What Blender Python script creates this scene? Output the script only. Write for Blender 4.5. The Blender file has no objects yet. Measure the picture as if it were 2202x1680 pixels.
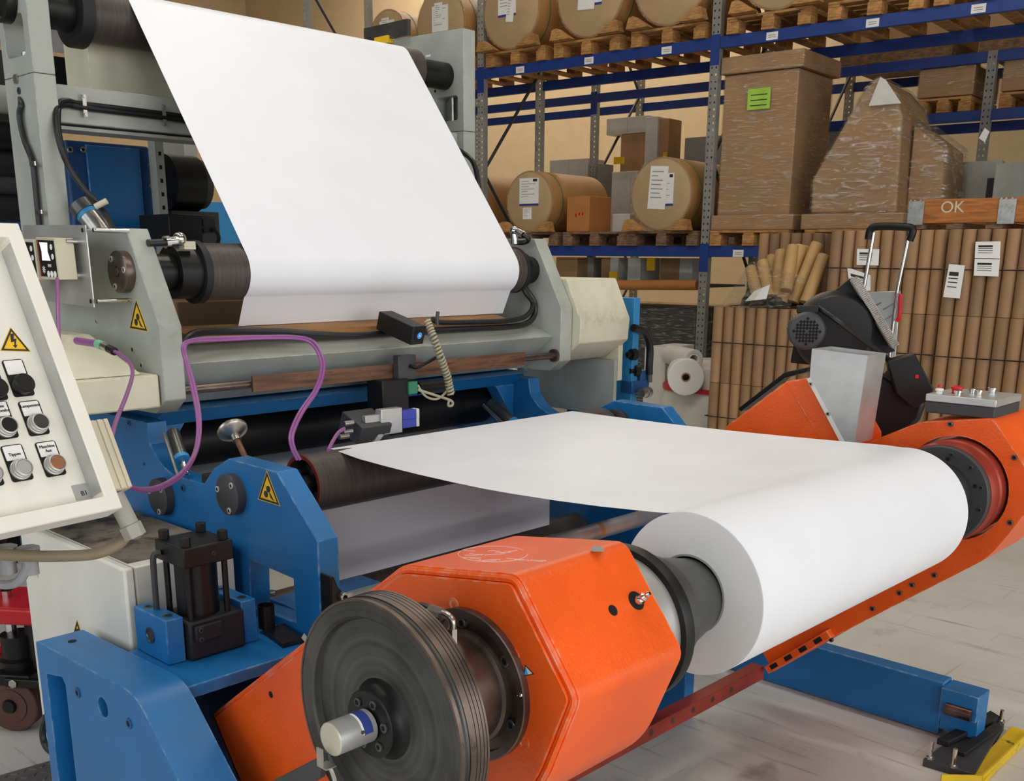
import bpy, bmesh, math, random
from mathutils import Vector, Matrix
random.seed(7)
PI = math.pi
V = Vector
C = bpy.context.scene.collection
sc = bpy.context.scene
# ------------------------------------------------------------------ camera
F, PY, CH = 2212.946, 1143.327, 1.65
YAW, PITCH, ROLL, RB = [math.radians(a) for a in (43.53458, 14.99814, .44563, 4.61008)]
fw = V((math.cos(YAW)*math.cos(PITCH), math.sin(YAW)*math.cos(PITCH), -math.sin(PITCH)))
rt0 = V((math.sin(YAW), -math.cos(YAW), 0)); up0 = rt0.cross(fw)
rt = rt0*math.cos(ROLL)+up0*math.sin(ROLL); up = up0*math.cos(ROLL)-rt0*math.sin(ROLL)
EYE = V((0, 0, CH))
cd = bpy.data.cameras.new('camera'); cam = bpy.data.objects.new('camera', cd); C.objects.link(cam)
cam.matrix_world = Matrix((( rt.x, up.x, -fw.x, 0), (rt.y, up.y, -fw.y, 0), (rt.z, up.z, -fw.z, CH), (0, 0, 0, 1)))
cd.sensor_width = 36; cd.lens = 36*F/2202; cd.shift_y = (PY-840)/2202; cd.clip_start = .02
sc.camera = cam
# a measured point of the photograph brought back onto a known plane of the machine / the rack
def ray(x, y): return fw+rt*((x-1101)/F)-up*((y-PY)/F)
def pX(x, y, X): d = ray(x, y); return EYE+d*(X/d.x)
def pY(x, y, Y): d = ray(x, y); return EYE+d*(Y/d.y)
def pZ(x, y, Z): d = ray(x, y); return EYE+d*((Z-CH)/d.z)
def pD(x, y, D): return EYE+ray(x, y)*D
nR = V((math.cos(RB), math.sin(RB), 0)); dR = V((-math.sin(RB), math.cos(RB), 0))
def R3(D, t, z): return nR*D+dR*t+V((0, 0, z))          # rack coordinates: depth, along, height
def pR(x, y, D): d = ray(x, y); return EYE+d*(D/d.dot(nR))
def tzR(x, y, D): p = pR(x, y, D); return p.dot(dR), p.z
# ------------------------------------------------------------------ materials
def lin(h):
    r = [int(h[i:i+2], 16)/255 for i in (0, 2, 4)]
    return tuple((c/12.92 if c <= .04045 else ((c+.055)/1.055)**2.4) for c in r)+(1,)
MATS = {}
def mat(name, hexc, rough=.5, metal=0., var=.06, nscale=6., bump=0., bscale=60., spots=None, spot_amt=.62, spot_scale=9., stretch=(1, 1, 1), spec=.5, coat=0., emit=0.):
    m = bpy.data.materials.new(name); m.use_nodes = True; nt = m.node_tree; N = nt.nodes; L = nt.links
    b = N['Principled BSDF']; b.inputs['Roughness'].default_value = rough; b.inputs['Metallic'].default_value = metal
    b.inputs['Specular IOR Level'].default_value = spec; b.inputs['Coat Weight'].default_value = coat
    tc = N.new('ShaderNodeTexCoord'); mp = N.new('ShaderNodeMapping'); mp.inputs['Scale'].default_value = stretch
    L.new(tc.outputs['Object'], mp.inputs['Vector'])
    nz = N.new('ShaderNodeTexNoise'); nz.inputs['Scale'].default_value = nscale; nz.inputs['Detail'].default_value = 5
    L.new(mp.outputs['Vector'], nz.inputs['Vector'])
    c = lin(hexc); cr = N.new('ShaderNodeValToRGB'); e = cr.color_ramp.elements
    e[0].position = .3; e[1].position = .7
    e[0].color = tuple(max(0, v*(1-2*var)) for v in c[:3])+(1,); e[1].color = tuple(min(1, v*(1+2*var)) for v in c[:3])+(1,)
    L.new(nz.outputs['Fac'], cr.inputs['Fac']); out = cr.outputs['Color']
    if spots:
        n2 = N.new('ShaderNodeTexNoise'); n2.inputs['Scale'].default_value = spot_scale; n2.inputs['Detail'].default_value = 8; n2.inputs['Roughness'].default_value = .7
        L.new(mp.outputs['Vector'], n2.inputs['Vector'])
        r2 = N.new('ShaderNodeMapRange'); r2.inputs['From Min'].default_value = spot_amt; r2.inputs['From Max'].default_value = spot_amt+.1; r2.clamp = True
        L.new(n2.outputs['Fac'], r2.inputs['Value'])
        mx = N.new('ShaderNodeMix'); mx.data_type = 'RGBA'; L.new(r2.outputs['Result'], mx.inputs['Factor'])
        L.new(out, mx.inputs['A']); mx.inputs['B'].default_value = lin(spots); out = mx.outputs['Result']
    L.new(out, b.inputs['Base Color'])
    rr = N.new('ShaderNodeMapRange'); rr.inputs['To Min'].default_value = max(0, rough-.08); rr.inputs['To Max'].default_value = min(1, rough+.1)
    L.new(nz.outputs['Fac'], rr.inputs['Value']); L.new(rr.outputs['Result'], b.inputs['Roughness'])
    if bump:
        n3 = N.new('ShaderNodeTexNoise'); n3.inputs['Scale'].default_value = bscale; n3.inputs['Detail'].default_value = 3
        L.new(mp.outputs['Vector'], n3.inputs['Vector'])
        bp = N.new('ShaderNodeBump'); bp.inputs['Strength'].default_value = bump; bp.inputs['Distance'].default_value = .01
        L.new(n3.outputs['Fac'], bp.inputs['Height']); L.new(bp.outputs['Normal'], b.inputs['Normal'])
    if emit:
        b.inputs['Emission Color'].default_value = c; b.inputs['Emission Strength'].default_value = emit
    MATS[name] = m; return m
M = MATS
mat('blue', '186ba9', .38, bump=.04, bscale=300, spots='2a3c50', spot_amt=.70, spot_scale=7)
mat('orange', 'ee5c16', .36, bump=.10, bscale=140, spots='6a2c18', spot_amt=.715, spot_scale=11)
mat('grey', 'a9ada5', .45, bump=.05, bscale=200, spots='70706a', spot_amt=.70, spot_scale=6)
mat('cream', 'd6d2ba', .5, bump=.04, bscale=200, spots='85785c', spot_amt=.72, spot_scale=9)
mat('white_paint', 'e6e3d8', .42, var=.03, spots='8d8672', spot_amt=.75, spot_scale=10)
mat('black', '141414', .4, var=.12, spec=.35)
mat('dusty', '6c6459', .8, var=.3, nscale=9, spots='2e2b29', spot_amt=.5, spot_scale=7)
mat('black_matte', '17171a', .6, var=.12)
mat('dark_hole', '060606', .9)
mat('charcoal', '3a3b3e', .5, var=.1)
mat('rubber', '443c38', .45, var=.15, stretch=(40, 1, 1), nscale=4, bump=.1, bscale=20)
mat('dark_steel', '6f615a', .33, metal=.85, var=.2, nscale=14, spots='2b211d', spot_amt=.60)
mat('gunmetal', '60605f', .36, metal=.8, var=.15, nscale=8)
mat('steel', 'b3b0aa', .3, metal=.95, var=.1, nscale=20)
mat('bolt', 'b9b9b5', .35, metal=.35, var=.05)
mat('chrome', 'd5d5d3', .14, metal=1, var=.02)
mat('aluminium', 'c3c3c1', .36, metal=.6, var=.06, nscale=9)
mat('rust_bar', '6d4c37', .5, metal=.3, var=.3, nscale=9, stretch=(.6, 6, 6), spots='2e2320', spot_amt=.56)
mat('plank', 'a0713f', .6, var=.2, nscale=4, stretch=(1, 14, 14))
mat('paper', 'eceef4', .42, var=.008, spec=.45)
mat('roll_end', 'e9e8e6', .75, var=.02)
mat('kraft', 'b78b55', .5, var=.08, nscale=3)
mat('kraft_end', 'b79b74', .6, var=.05, nscale=4)
mat('carton', 'b08a60', .7, var=.06, nscale=4)
mat('carton_orange', 'b5763f', .7, var=.05)
mat('tube', 'a37f5b', .65, var=.09, nscale=5, stretch=(1, 1, .3))
mat('tube_light', 'bf9a63', .6, var=.06, nscale=5)
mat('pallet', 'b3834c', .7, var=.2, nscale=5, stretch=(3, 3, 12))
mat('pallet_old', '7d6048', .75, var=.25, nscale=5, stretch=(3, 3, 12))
mat('crate_wood', 'a8672c', .55, var=.22, nscale=3, stretch=(2, 2, 18))
mat('rack_blue', '1b3a84', .4, var=.06)
mat('rack_grey', 'b9b9b4', .45, var=.06)
mat('grey_box', '9c9b94', .7, var=.05)
mat('white_box', 'd8d6ce', .7, var=.04)
mat('white', 'efefec', .5, var=.01)
mat('label', 'ecebe8', .6, var=.02)
mat('label_blue', '2a3f8c', .5)
mat('ink', '2a2a2a', .7)
mat('green_note', 'a5d24a', .6)
mat('strap_green', '5a7a55', .5)
mat('yellow', 'f3c21b', .45, var=.05)
mat('yellow_paint', 'd9b61d', .5, var=.08, spots='3c3620', spot_amt=.6, spot_scale=14)
mat('red', 'c8121f', .35)
mat('red_ring', '8f3328', .35, metal=.3, var=.2)
mat('brown_wheel', '5b3a33', .6)
mat('violet', '8c4f8c', .4)
mat('beige_cable', 'aca58c', .55)
mat('brown_hose', '7f725c', .6, var=.15)
mat('grey_hose', '8b8d8f', .55)
mat('cable', '18181a', .38)
mat('green', '2d7a5c', .5)
mat('mint', '7bc29a', .5)
mat('lightblue', '2f8ac4', .45)
mat('steel_blue', '1c4f86', .4)
mat('plug_blue', '3a46ad', .45)
mat('copper', 'd69a75', .3, metal=.8)
mat('sensor_blue', '3d8fd6', .2, emit=.3)
mat('mesh_metal', '8a8378', .5, metal=.3, var=.3, nscale=260)
mat('screen', 'eef2f6', .4, emit=.8)
mat('clock_face', 'd9c79c', .6)
mat('tread', '8a8a88', .4, metal=.6, var=.1)
mat('wall', 'd9c3a0', .85, var=.02)
mat('wall_front', '8f8b83', .85, var=.02)
mat('ceiling_white', '99968f', .9, var=.02)
mat('tan_plastic', 'c4bda6', .5)
mat('window_white', 'e8ecf2', .3, emit=1.2)

def vary(name, lo, hi):                  # each object its own shade
    nt = MATS[name].node_tree; N = nt.nodes; L = nt.links; b = N['Principled BSDF']; src = b.inputs['Base Color'].links[0].from_socket
    oi = N.new('ShaderNodeObjectInfo'); mr = N.new('ShaderNodeMapRange'); mr.inputs['To Min'].default_value = lo; mr.inputs['To Max'].default_value = hi; L.new(oi.outputs['Random'], mr.inputs['Value'])
    hs = N.new('ShaderNodeHueSaturation'); L.new(src, hs.inputs['Color']); L.new(mr.outputs['Result'], hs.inputs['Value']); L.new(hs.outputs['Color'], b.inputs['Base Color'])
vary('tube', .72, 1.12); vary('tube_light', .85, 1.1); vary('pallet', .8, 1.1); vary('kraft', .92, 1.06)

def edge_wear(name, hexc, amt=.75, rad=.006):   # chipped, rubbed paint along the edges
    nt = MATS[name].node_tree; N = nt.nodes; L = nt.links; b = N['Principled BSDF']; src = b.inputs['Base Color'].links[0].from_socket
    bv = N.new('ShaderNodeBevel'); bv.samples = 4; bv.inputs['Radius'].default_value = rad; ge = N.new('ShaderNodeNewGeometry')
    dt = N.new('ShaderNodeVectorMath'); dt.operation = 'DOT_PRODUCT'; L.new(bv.outputs[0], dt.inputs[0]); L.new(ge.outputs['True Normal'], dt.inputs[1])
    m1 = N.new('ShaderNodeMapRange'); m1.inputs['From Min'].default_value = .992; m1.inputs['From Max'].default_value = .93; m1.clamp = True; L.new(dt.outputs['Value'], m1.inputs['Value'])
    tc = N.new('ShaderNodeTexCoord'); nz = N.new('ShaderNodeTexNoise'); nz.inputs['Scale'].default_value = 28; nz.inputs['Detail'].default_value = 6; nz.inputs['Roughness'].default_value = .7; L.new(tc.outputs['Object'], nz.inputs['Vector'])
    m2 = N.new('ShaderNodeMapRange'); m2.inputs['From Min'].default_value = .46; m2.inputs['From Max'].default_value = .58; m2.inputs['To Max'].default_value = amt; m2.clamp = True; L.new(nz.outputs['Fac'], m2.inputs['Value'])
    mu = N.new('ShaderNodeMath'); mu.operation = 'MULTIPLY'; L.new(m1.outputs[0], mu.inputs[0]); L.new(m2.outputs[0], mu.inputs[1])
    mx = N.new('ShaderNodeMix'); mx.data_type = 'RGBA'; L.new(mu.outputs[0], mx.inputs['Factor']); L.new(src, mx.inputs['A']); mx.inputs['B'].default_value = lin(hexc); L.new(mx.outputs['Result'], b.inputs['Base Color'])
edge_wear('blue', '9fb6c6', .6); edge_wear('orange', 'd9b49c', .75); edge_wear('grey', '6f6a60', .5); edge_wear('cream', '7d6a4c', .5)

def nodes_mat(name):
    m = bpy.data.materials.new(name); m.use_nodes = True; MATS[name] = m
    return m, m.node_tree.nodes, m.node_tree.links
# brushed dark disc: fine concentric turning marks
m, N, L = nodes_mat('turned'); b = N['Principled BSDF']; b.inputs['Metallic'].default_value = .75
tc = N.new('ShaderNodeTexCoord'); sp = N.new('ShaderNodeSeparateXYZ'); L.new(tc.outputs['Object'], sp.inputs[0])
cb = N.new('ShaderNodeCombineXYZ'); L.new(sp.outputs['Y'], cb.inputs['X']); L.new(sp.outputs['Z'], cb.inputs['Y'])
ln = N.new('ShaderNodeVectorMath'); ln.operation = 'LENGTH'; L.new(cb.outputs[0], ln.inputs[0])
c2 = N.new('ShaderNodeCombineXYZ'); L.new(ln.outputs['Value'], c2.inputs['X'])
nz = N.new('ShaderNodeTexNoise'); nz.inputs['Scale'].default_value = 90; nz.inputs['Detail'].default_value = 4; L.new(c2.outputs[0], nz.inputs['Vector'])
n2 = N.new('ShaderNodeTexNoise'); n2.inputs['Scale'].default_value = 9; n2.inputs['Detail'].default_value = 5; L.new(tc.outputs['Object'], n2.inputs['Vector'])
ad = N.new('ShaderNodeMath'); ad.operation = 'ADD'; L.new(nz.outputs['Fac'], ad.inputs[0]); L.new(n2.outputs['Fac'], ad.inputs[1])
cr = N.new('ShaderNodeValToRGB'); cr.color_ramp.elements[0].position = .35; cr.color_ramp.elements[1].position = .68
hf = N.new('ShaderNodeMath'); hf.operation = 'MULTIPLY'; hf.inputs[1].default_value = .5; L.new(ad.outputs[0], hf.inputs[0]); L.new(hf.outputs[0], cr.inputs['Fac'])
cr.color_ramp.elements[0].color = lin('3f3e3d'); cr.color_ramp.elements[1].color = lin('6e6d6a'); L.new(cr.outputs['Color'], b.inputs['Base Color'])
b.inputs['Roughness'].default_value = .42; b.inputs['Anisotropic'].default_value = .5
# stretch film: mostly clear, glints on wrinkles
def film(name, op, tint='ffffff', sc_=14, st=(1, 1, 4)):
    m, N, L = nodes_mat(name); N.remove(N['Principled BSDF']); o = N['Material Output']
    tr = N.new('ShaderNodeBsdfTransparent'); tr.inputs[0].default_value = lin('f6f4f0')
    gl = N.new('ShaderNodeBsdfGlossy'); gl.inputs['Roughness'].default_value = .16; gl.inputs['Color'].default_value = lin(tint)
    df = N.new('ShaderNodeBsdfDiffuse'); df.inputs['Color'].default_value = lin('d8d2c8')
    tc = N.new('ShaderNodeTexCoord'); mp = N.new('ShaderNodeMapping'); mp.inputs['Scale'].default_value = st; mp.inputs['Rotation'].default_value = (.5, .2, .3)
    L.new(tc.outputs['Object'], mp.inputs[0])
    nz = N.new('ShaderNodeTexNoise'); nz.inputs['Scale'].default_value = sc_; nz.inputs['Detail'].default_value = 6; nz.inputs['Distortion'].default_value = 1.2
    L.new(mp.outputs[0], nz.inputs['Vector'])
    bp = N.new('ShaderNodeBump'); bp.inputs['Strength'].default_value = 1; bp.inputs['Distance'].default_value = .03; L.new(nz.outputs['Fac'], bp.inputs['Height'])
    L.new(bp.outputs[0], gl.inputs['Normal'])
    m1 = N.new('ShaderNodeMixShader'); m1.inputs[0].default_value = .35; L.new(gl.outputs[0], m1.inputs[1]); L.new(df.outputs[0], m1.inputs[2])
    rg = N.new('ShaderNodeMapRange'); rg.inputs['From Min'].default_value = .5; rg.inputs['From Max'].default_value = .72
    rg.inputs['To Min'].default_value = op*.4; rg.inputs['To Max'].default_value = min(1, op*3.2); L.new(nz.outputs['Fac'], rg.inputs['Value'])
    m2 = N.new('ShaderNodeMixShader'); L.new(rg.outputs[0], m2.inputs[0]); L.new(tr.outputs[0], m2.inputs[1]); L.new(m1.outputs[0], m2.inputs[2])
    L.new(m2.outputs[0], o.inputs['Surface'])
film('film_thin', .07); film('film', .15, sc_=5, st=(1.2, 1.2, 9)); film('film_cloudy', .2, sc_=4, st=(1.5, 1.5, 7))
# floor: pale sealed concrete with scuffs and oil
m, N, L = nodes_mat('floor'); b = N['Principled BSDF']; b.inputs['Roughness'].default_value = .38
tc = N.new('ShaderNodeTexCoord')
def noise(scale, st, det=6, rot=0, dist=0):
    mp = N.new('ShaderNodeMapping'); mp.inputs['Scale'].default_value = st; mp.inputs['Rotation'].default_value = (0, 0, rot); L.new(tc.outputs['Object'], mp.inputs[0])
    n = N.new('ShaderNodeTexNoise'); n.inputs['Scale'].default_value = scale; n.inputs['Detail'].default_value = det; n.inputs['Roughness'].default_value = .65; n.inputs['Distortion'].default_value = dist
    L.new(mp.outputs[0], n.inputs['Vector']); return n.outputs['Fac']
def step(v, a, b_, lo=0, hi=1):
    r = N.new('ShaderNodeMapRange'); r.clamp = True
    for k, x in zip(('From Min', 'From Max', 'To Min', 'To Max'), (a, b_, lo, hi)): r.inputs[k].default_value = x
    L.new(v, r.inputs['Value']); return r.outputs['Result']
def mixc(f, a, bcol):
    x = N.new('ShaderNodeMix'); x.data_type = 'RGBA'; L.new(f, x.inputs['Factor'])
    if isinstance(a, str): x.inputs['A'].default_value = lin(a)
    else: L.new(a, x.inputs['A'])
    x.inputs['B'].default_value = lin(bcol); return x.outputs['Result']
col = mixc(step(noise(1.6, (1, 1, 1)), .3, .7), 'd6d5cf', 'c3c1b9')
col = mixc(step(noise(3.2, (9, .5, 1), 8, .1), .58, .70, 0, .55), col, '6f675c')
col = mixc(step(noise(2.1, (1, 1, 1), 9), .60, .74, 0, .65), col, '57493a')
col = mixc(step(noise(2.3, (.5, 11, 1), 8, .12), .62, .72, 0, .5), col, '7d766c')
L.new(col, b.inputs['Base Color'])
# ------------------------------------------------------------------ mesh building
ROOT = {}
def newell(pts):
    n = V((0, 0, 0))
    for i, p in enumerate(pts):
        q = pts[(i+1) % len(pts)]; n += V(((p.y-q.y)*(p.z+q.z), (p.z-q.z)*(p.x+q.x), (p.x-q.x)*(p.y+q.y)))
    return n
class MB:
    def __init__(s): s.bm = bmesh.new()
    def vs(s, pts): return [s.bm.verts.new(p) for p in pts]
    def face(s, pts):
        s.bm.faces.new(s.vs([V(p) for p in pts])); return s
    def hexa(s, a, b):                       # two matching quads (lists of 4 points)
        A, B = s.vs(a), s.vs(b); f = s.bm.faces.new
        f(A[::-1]); f(B)
        for i in range(4): j = (i+1) % 4; f((A[i], A[j], B[j], B[i]))
        return s
    def box(s, a, b, mt=None):
        x0, x1 = sorted((a[0], b[0])); y0, y1 = sorted((a[1], b[1])); z0, z1 = sorted((a[2], b[2]))
        q = lambda z: [V(p) if mt is None else mt(V(p)) for p in ((x0, y0, z), (x1, y0, z), (x1, y1, z), (x0, y1, z))]
        return s.hexa(q(z0), q(z1))
    def rbox(s, a, b): return s.box(a, b, lambda p: R3(*p))       # box in rack coordinates
    def obox(s, c, ex, ey, ez):              # oriented box: centre and half-axis vectors
        c, ex, ey, ez = V(c), V(ex), V(ey), V(ez)
        q = lambda k: [c+ez*k+ex*i+ey*j for i, j in ((-1, -1), (1, -1), (1, 1), (-1, 1))]
        return s.hexa(q(-1), q(1))
    def extr(s, loops, f0, f1):              # polygon (with holes) between two 2D->3D maps
        flat = [p for l in loops for p in l]
        A = s.vs([f0(p) for p in flat]); B = s.vs([f1(p) for p in flat])
        if len(loops) == 1: s.bm.faces.new(A); s.bm.faces.new(B[::-1])
        else:
            for W in (A, B):
                E, k = [], 0
                for l in loops:
                    n = len(l); E += [s.bm.edges.new((W[k+i], W[k+(i+1) % n])) for i in range(n)]; k += n
                bmesh.ops.triangle_fill(s.bm, use_beauty=True, use_dissolve=False, edges=E)
        k = 0
        for l in loops:
            n = len(l)
            for i in range(n): s.bm.faces.new((A[k+i], A[k+(i+1) % n], B[k+(i+1) % n], B[k+i]))
            k += n
        return s
    def prism(s, prof, x0, x1, holes=()):    # profile in Y,Z along X
        return s.extr([list(prof)]+[list(h) for h in holes], lambda p: V((x0, p[0], p[1])), lambda p: V((x1, p[0], p[1])))
    def lathe(s, o, ax, prof, n=32):         # profile [(along, radius)], open ends are capped
        o, ax = V(o), V(ax).normalized(); u = ax.orthogonal().normalized(); w = ax.cross(u); rings = []
        for t, r in prof:
            rings.append(s.vs([o+ax*t+(u*math.cos(2*PI*i/n)+w*math.sin(2*PI*i/n))*r for i in range(n)]))
        for a, b in zip(rings, rings[1:]):
            for i in range(n): j = (i+1) % n; s.bm.faces.new((a[i], a[j], b[j], b[i]))
        s.bm.faces.new(rings[0][::-1]); s.bm.faces.new(rings[-1]); return s
    def cyl(s, a, b, r, n=24, r2=None):
        a, b = V(a), V(b); return s.lathe(a, b-a, [(0, r), ((b-a).length, r if r2 is None else r2)], n)
    def ring(s, o, ax, r0, r1, h, n=40):     # washer / pipe with an open bore
        o, ax = V(o), V(ax).normalized(); u = ax.orthogonal().normalized(); w = ax.cross(u)
        c = lambda t, r: s.vs([o+ax*t+(u*math.cos(2*PI*i/n)+w*math.sin(2*PI*i/n))*r for i in range(n)])
        R = [c(0, r0), c(0, r1), c(h, r1), c(h, r0)]
        for k in range(4):
            a, b = R[k], R[(k+1) % 4]
            for i in range(n): j = (i+1) % n; s.bm.faces.new((a[i], a[j], b[j], b[i]))
        return s
    def tube(s, pts, r, n=8, sub=6, closed=False):
        P = [V(p) for p in pts]
        if sub > 1 and len(P) > 2:
            Q = []; m = len(P)
            for i in range(m-1):
                p0, p1, p2, p3 = P[max(i-1, 0)], P[i], P[i+1], P[min(i+2, m-1)]
                for k in range(sub):
                    t = k/sub; Q.append(.5*((2*p1)+(p2-p0)*t+(2*p0-5*p1+4*p2-p3)*t*t+(3*p1-p0-3*p2+p3)*t**3))
            P = Q+[P[-1]]
        rings = []; u = None
        for i, p in enumerate(P):
            d = (P[min(i+1, len(P)-1)]-P[max(i-1, 0)]).normalized()
            u = d.orthogonal().normalized() if u is None else (u-d*u.dot(d)).normalized()
            w = d.cross(u); rr = r if not callable(r) else r(i/(len(P)-1))
            rings.append(s.vs([p+(u*math.cos(2*PI*k/n)+w*math.sin(2*PI*k/n))*rr for k in range(n)]))
        for a, b in zip(rings, rings[1:]):
            for i in range(n): j = (i+1) % n; s.bm.faces.new((a[i], a[j], b[j], b[i]))
        s.bm.faces.new(rings[0][::-1]); s.bm.faces.new(rings[-1]); return s
    def sheet(s, A, B, th, nrm=None):        # thick sheet between two polylines
        A, B = [V(p) for p in A], [V(p) for p in B]; n = len(A); up_, lo = [], []
        for i in range(n):
            d = A[min(i+1, n-1)]-A[max(i-1, 0)]; k = d.cross(B[i]-A[i]).normalized()*th*.5
            up_.append((A[i]+k, B[i]+k)); lo.append((A[i]-k, B[i]-k))
        U = [s.vs(p) for p in up_]; D = [s.vs(p) for p in lo]; f = s.bm.faces.new
        for i in range(n-1):
            f((U[i][0], U[i+1][0], U[i+1][1], U[i][1])); f((D[i][0], D[i][1], D[i+1][1], D[i+1][0]))
            f((U[i][0], D[i][0], D[i+1][0], U[i+1][0])); f((U[i][1], U[i+1][1], D[i+1][1], D[i][1]))
        f((U[0][0], U[0][1], D[0][1], D[0][0])); f((U[-1][0], D[-1][0], D[-1][1], U[-1][1])); return s
    def plate(s, pts, th):                   # flat polygon given in 3D, thickened along its normal (both sides)
        P = [V(p) for p in pts]; n = newell(P).normalized()*th*.5
        A = s.vs([p-n for p in P]); B = s.vs([p+n for p in P]); f = s.bm.faces.new; f(A[::-1]); f(B)
        for i in range(len(P)): j = (i+1) % len(P); f((A[i], A[j], B[j], B[i]))
        return s
    def bolt(s, p, ax, r=.008, h=.008, hole=True):   # socket-head screw
        ax = V(ax).normalized()
        if hole:
            s.lathe(p, ax, [(-.002, r), (h*.85, r), (h, r*.88), (h, r*.56), (h*.35, r*.56), (h*.3, 0.0005)], 14)
            u = ax.orthogonal().normalized(); w = ax.cross(u)
            f = s.bm.faces.new(s.vs([V(p)+ax*h*.7+(u*math.cos(k*PI/3)+w*math.sin(k*PI/3))*r*.6 for k in range(6)])); f.material_index = 1  # dark hexagon painted in for the shade inside the socket
        else: s.lathe(p, ax, [(0, r), (h*.8, r), (h, r*.85)], 6)
        return s
    def ball(s, c, r, n=12, sy=1):
        return s.lathe(V(c)-V((0, 0, r*sy)), (0, 0, 1), [(r*sy*(1-math.cos(PI*i/8)), max(.0004, r*math.sin(PI*i/8))) for i in range(9)], n)
    def build(s, name, m, parent=None, bevel=0, smooth=35, seg=2):
        bmesh.ops.recalc_face_normals(s.bm, faces=s.bm.faces)
        me = bpy.data.meshes.new(name); o = bpy.data.objects.new(name, me); C.objects.link(o)
        if parent is not None: org = ROOT.get(parent.name, V((0, 0, 0)))
        else:
            bb = [v.co for v in s.bm.verts]; lo = [min(c[i] for c in bb) for i in range(3)]; hi = [max(c[i] for c in bb) for i in range(3)]
            org = V(((lo[0]+hi[0])/2, (lo[1]+hi[1])/2, lo[2])); o.location = org
        ROOT[o.name] = org
        for v in s.bm.verts: v.co -= org
        two = any(f.material_index for f in s.bm.faces); s.bm.to_mesh(me); s.bm.free()
        for p in me.polygons: p.use_smooth = True
        me.set_sharp_from_angle(angle=math.radians(smooth))
        me.materials.append(m if not isinstance(m, str) else MATS[m])
        if two: me.materials.append(MATS['dark_hole'])
        if parent is not None: o.parent = parent
        if bevel:
            bv = o.modifiers.new('bevel', 'BEVEL'); bv.width = bevel; bv.segments = seg; bv.limit_method = 'ANGLE'; bv.angle_limit = math.radians(40); bv.harden_normals = False
        return o
def empty(name, loc, label, cat, group=None):
    o = bpy.data.objects.new(name, None); C.objects.link(o); o.location = loc; o.empty_display_size = .05; ROOT[o.name] = V(loc)
    return tag(o, label, cat, group)
def tag(o, label=None, cat=None, group=None, kind=None):
    for k, v in (('label', label), ('category', cat), ('group', group), ('kind', kind)):
        if v: o[k] = v
    return o
def struct(name, mb, m): return tag(mb.build(name, m), kind='structure')
def copy_tree(o, parent=None):
    c = o.copy(); C.objects.link(c)
    if parent is not None: c.parent = parent
    for ch in list(o.children): copy_tree(ch, c)
    return c
def dup(o, loc, label=None, group=None, rz=0):
    c = copy_tree(o); c.location = loc; c.rotation_euler = (0, 0, rz)
    if label: c['label'] = label
    if group: c['group'] = group
    return c
def circ(cy, cz, r, n=40): return [(cy+r*math.cos(2*PI*i/n), cz+r*math.sin(2*PI*i/n)) for i in range(n)]
def rrect(y0, y1, z0, z1, r, n=4):
    out = []
    for cy, cz, a in ((y1-r, z1-r, 0), (y0+r, z1-r, 90), (y0+r, z0+r, 180), (y1-r, z0+r, 270)):
        out += [(cy+r*math.cos(math.radians(a+90*k/n)), cz+r*math.sin(math.radians(a+90*k/n))) for k in range(n+1)]
    return out
def fillet(poly, rads, n=5):
    out = []; m = len(poly)
    for i, p in enumerate(poly):
        r = rads.get(i, 0)
        if not r: out.append(p); continue
        a, b, c = V(poly[i-1]), V(p), V(poly[(i+1) % m]); d1 = (a-b).normalized(); d2 = (c-b).normalized()
        A, B = b+d1*r, b+d2*r
        for k in range(n+1):
            t = k/n; q = A*(1-t)**2+b*2*t*(1-t)+B*t*t; out.append((q.x, q.y))
    return out
def text(body, name, o, ex, ey, size, m, parent, th=.0006, align='CENTER'):
    cu = bpy.data.curves.new(name, 'FONT'); cu.body = body; cu.size = size; cu.align_x = align; cu.align_y = 'CENTER'; cu.extrude = th
    t = bpy.data.objects.new(name, cu); C.objects.link(t); bpy.context.view_layer.update()
    me = bpy.data.meshes.new_from_object(t.evaluated_get(bpy.context.evaluated_depsgraph_get())); bpy.data.objects.remove(t)
    ex, ey = V(ex).normalized(), V(ey).normalized(); nz_ = ex.cross(ey); org = ROOT.get(parent.name, V((0, 0, 0)))
    for v in me.vertices: v.co = V(o)+ex*v.co.x+ey*v.co.y+nz_*v.co.z-org
    me.materials.clear(); me.materials.append(MATS[m]); ob = bpy.data.objects.new(name, me); C.objects.link(ob); ob.parent = parent; ROOT[ob.name] = org
    return ob
XA = V((1, 0, 0)); YA = V((0, 1, 0)); ZA = V((0, 0, 1))
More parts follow.
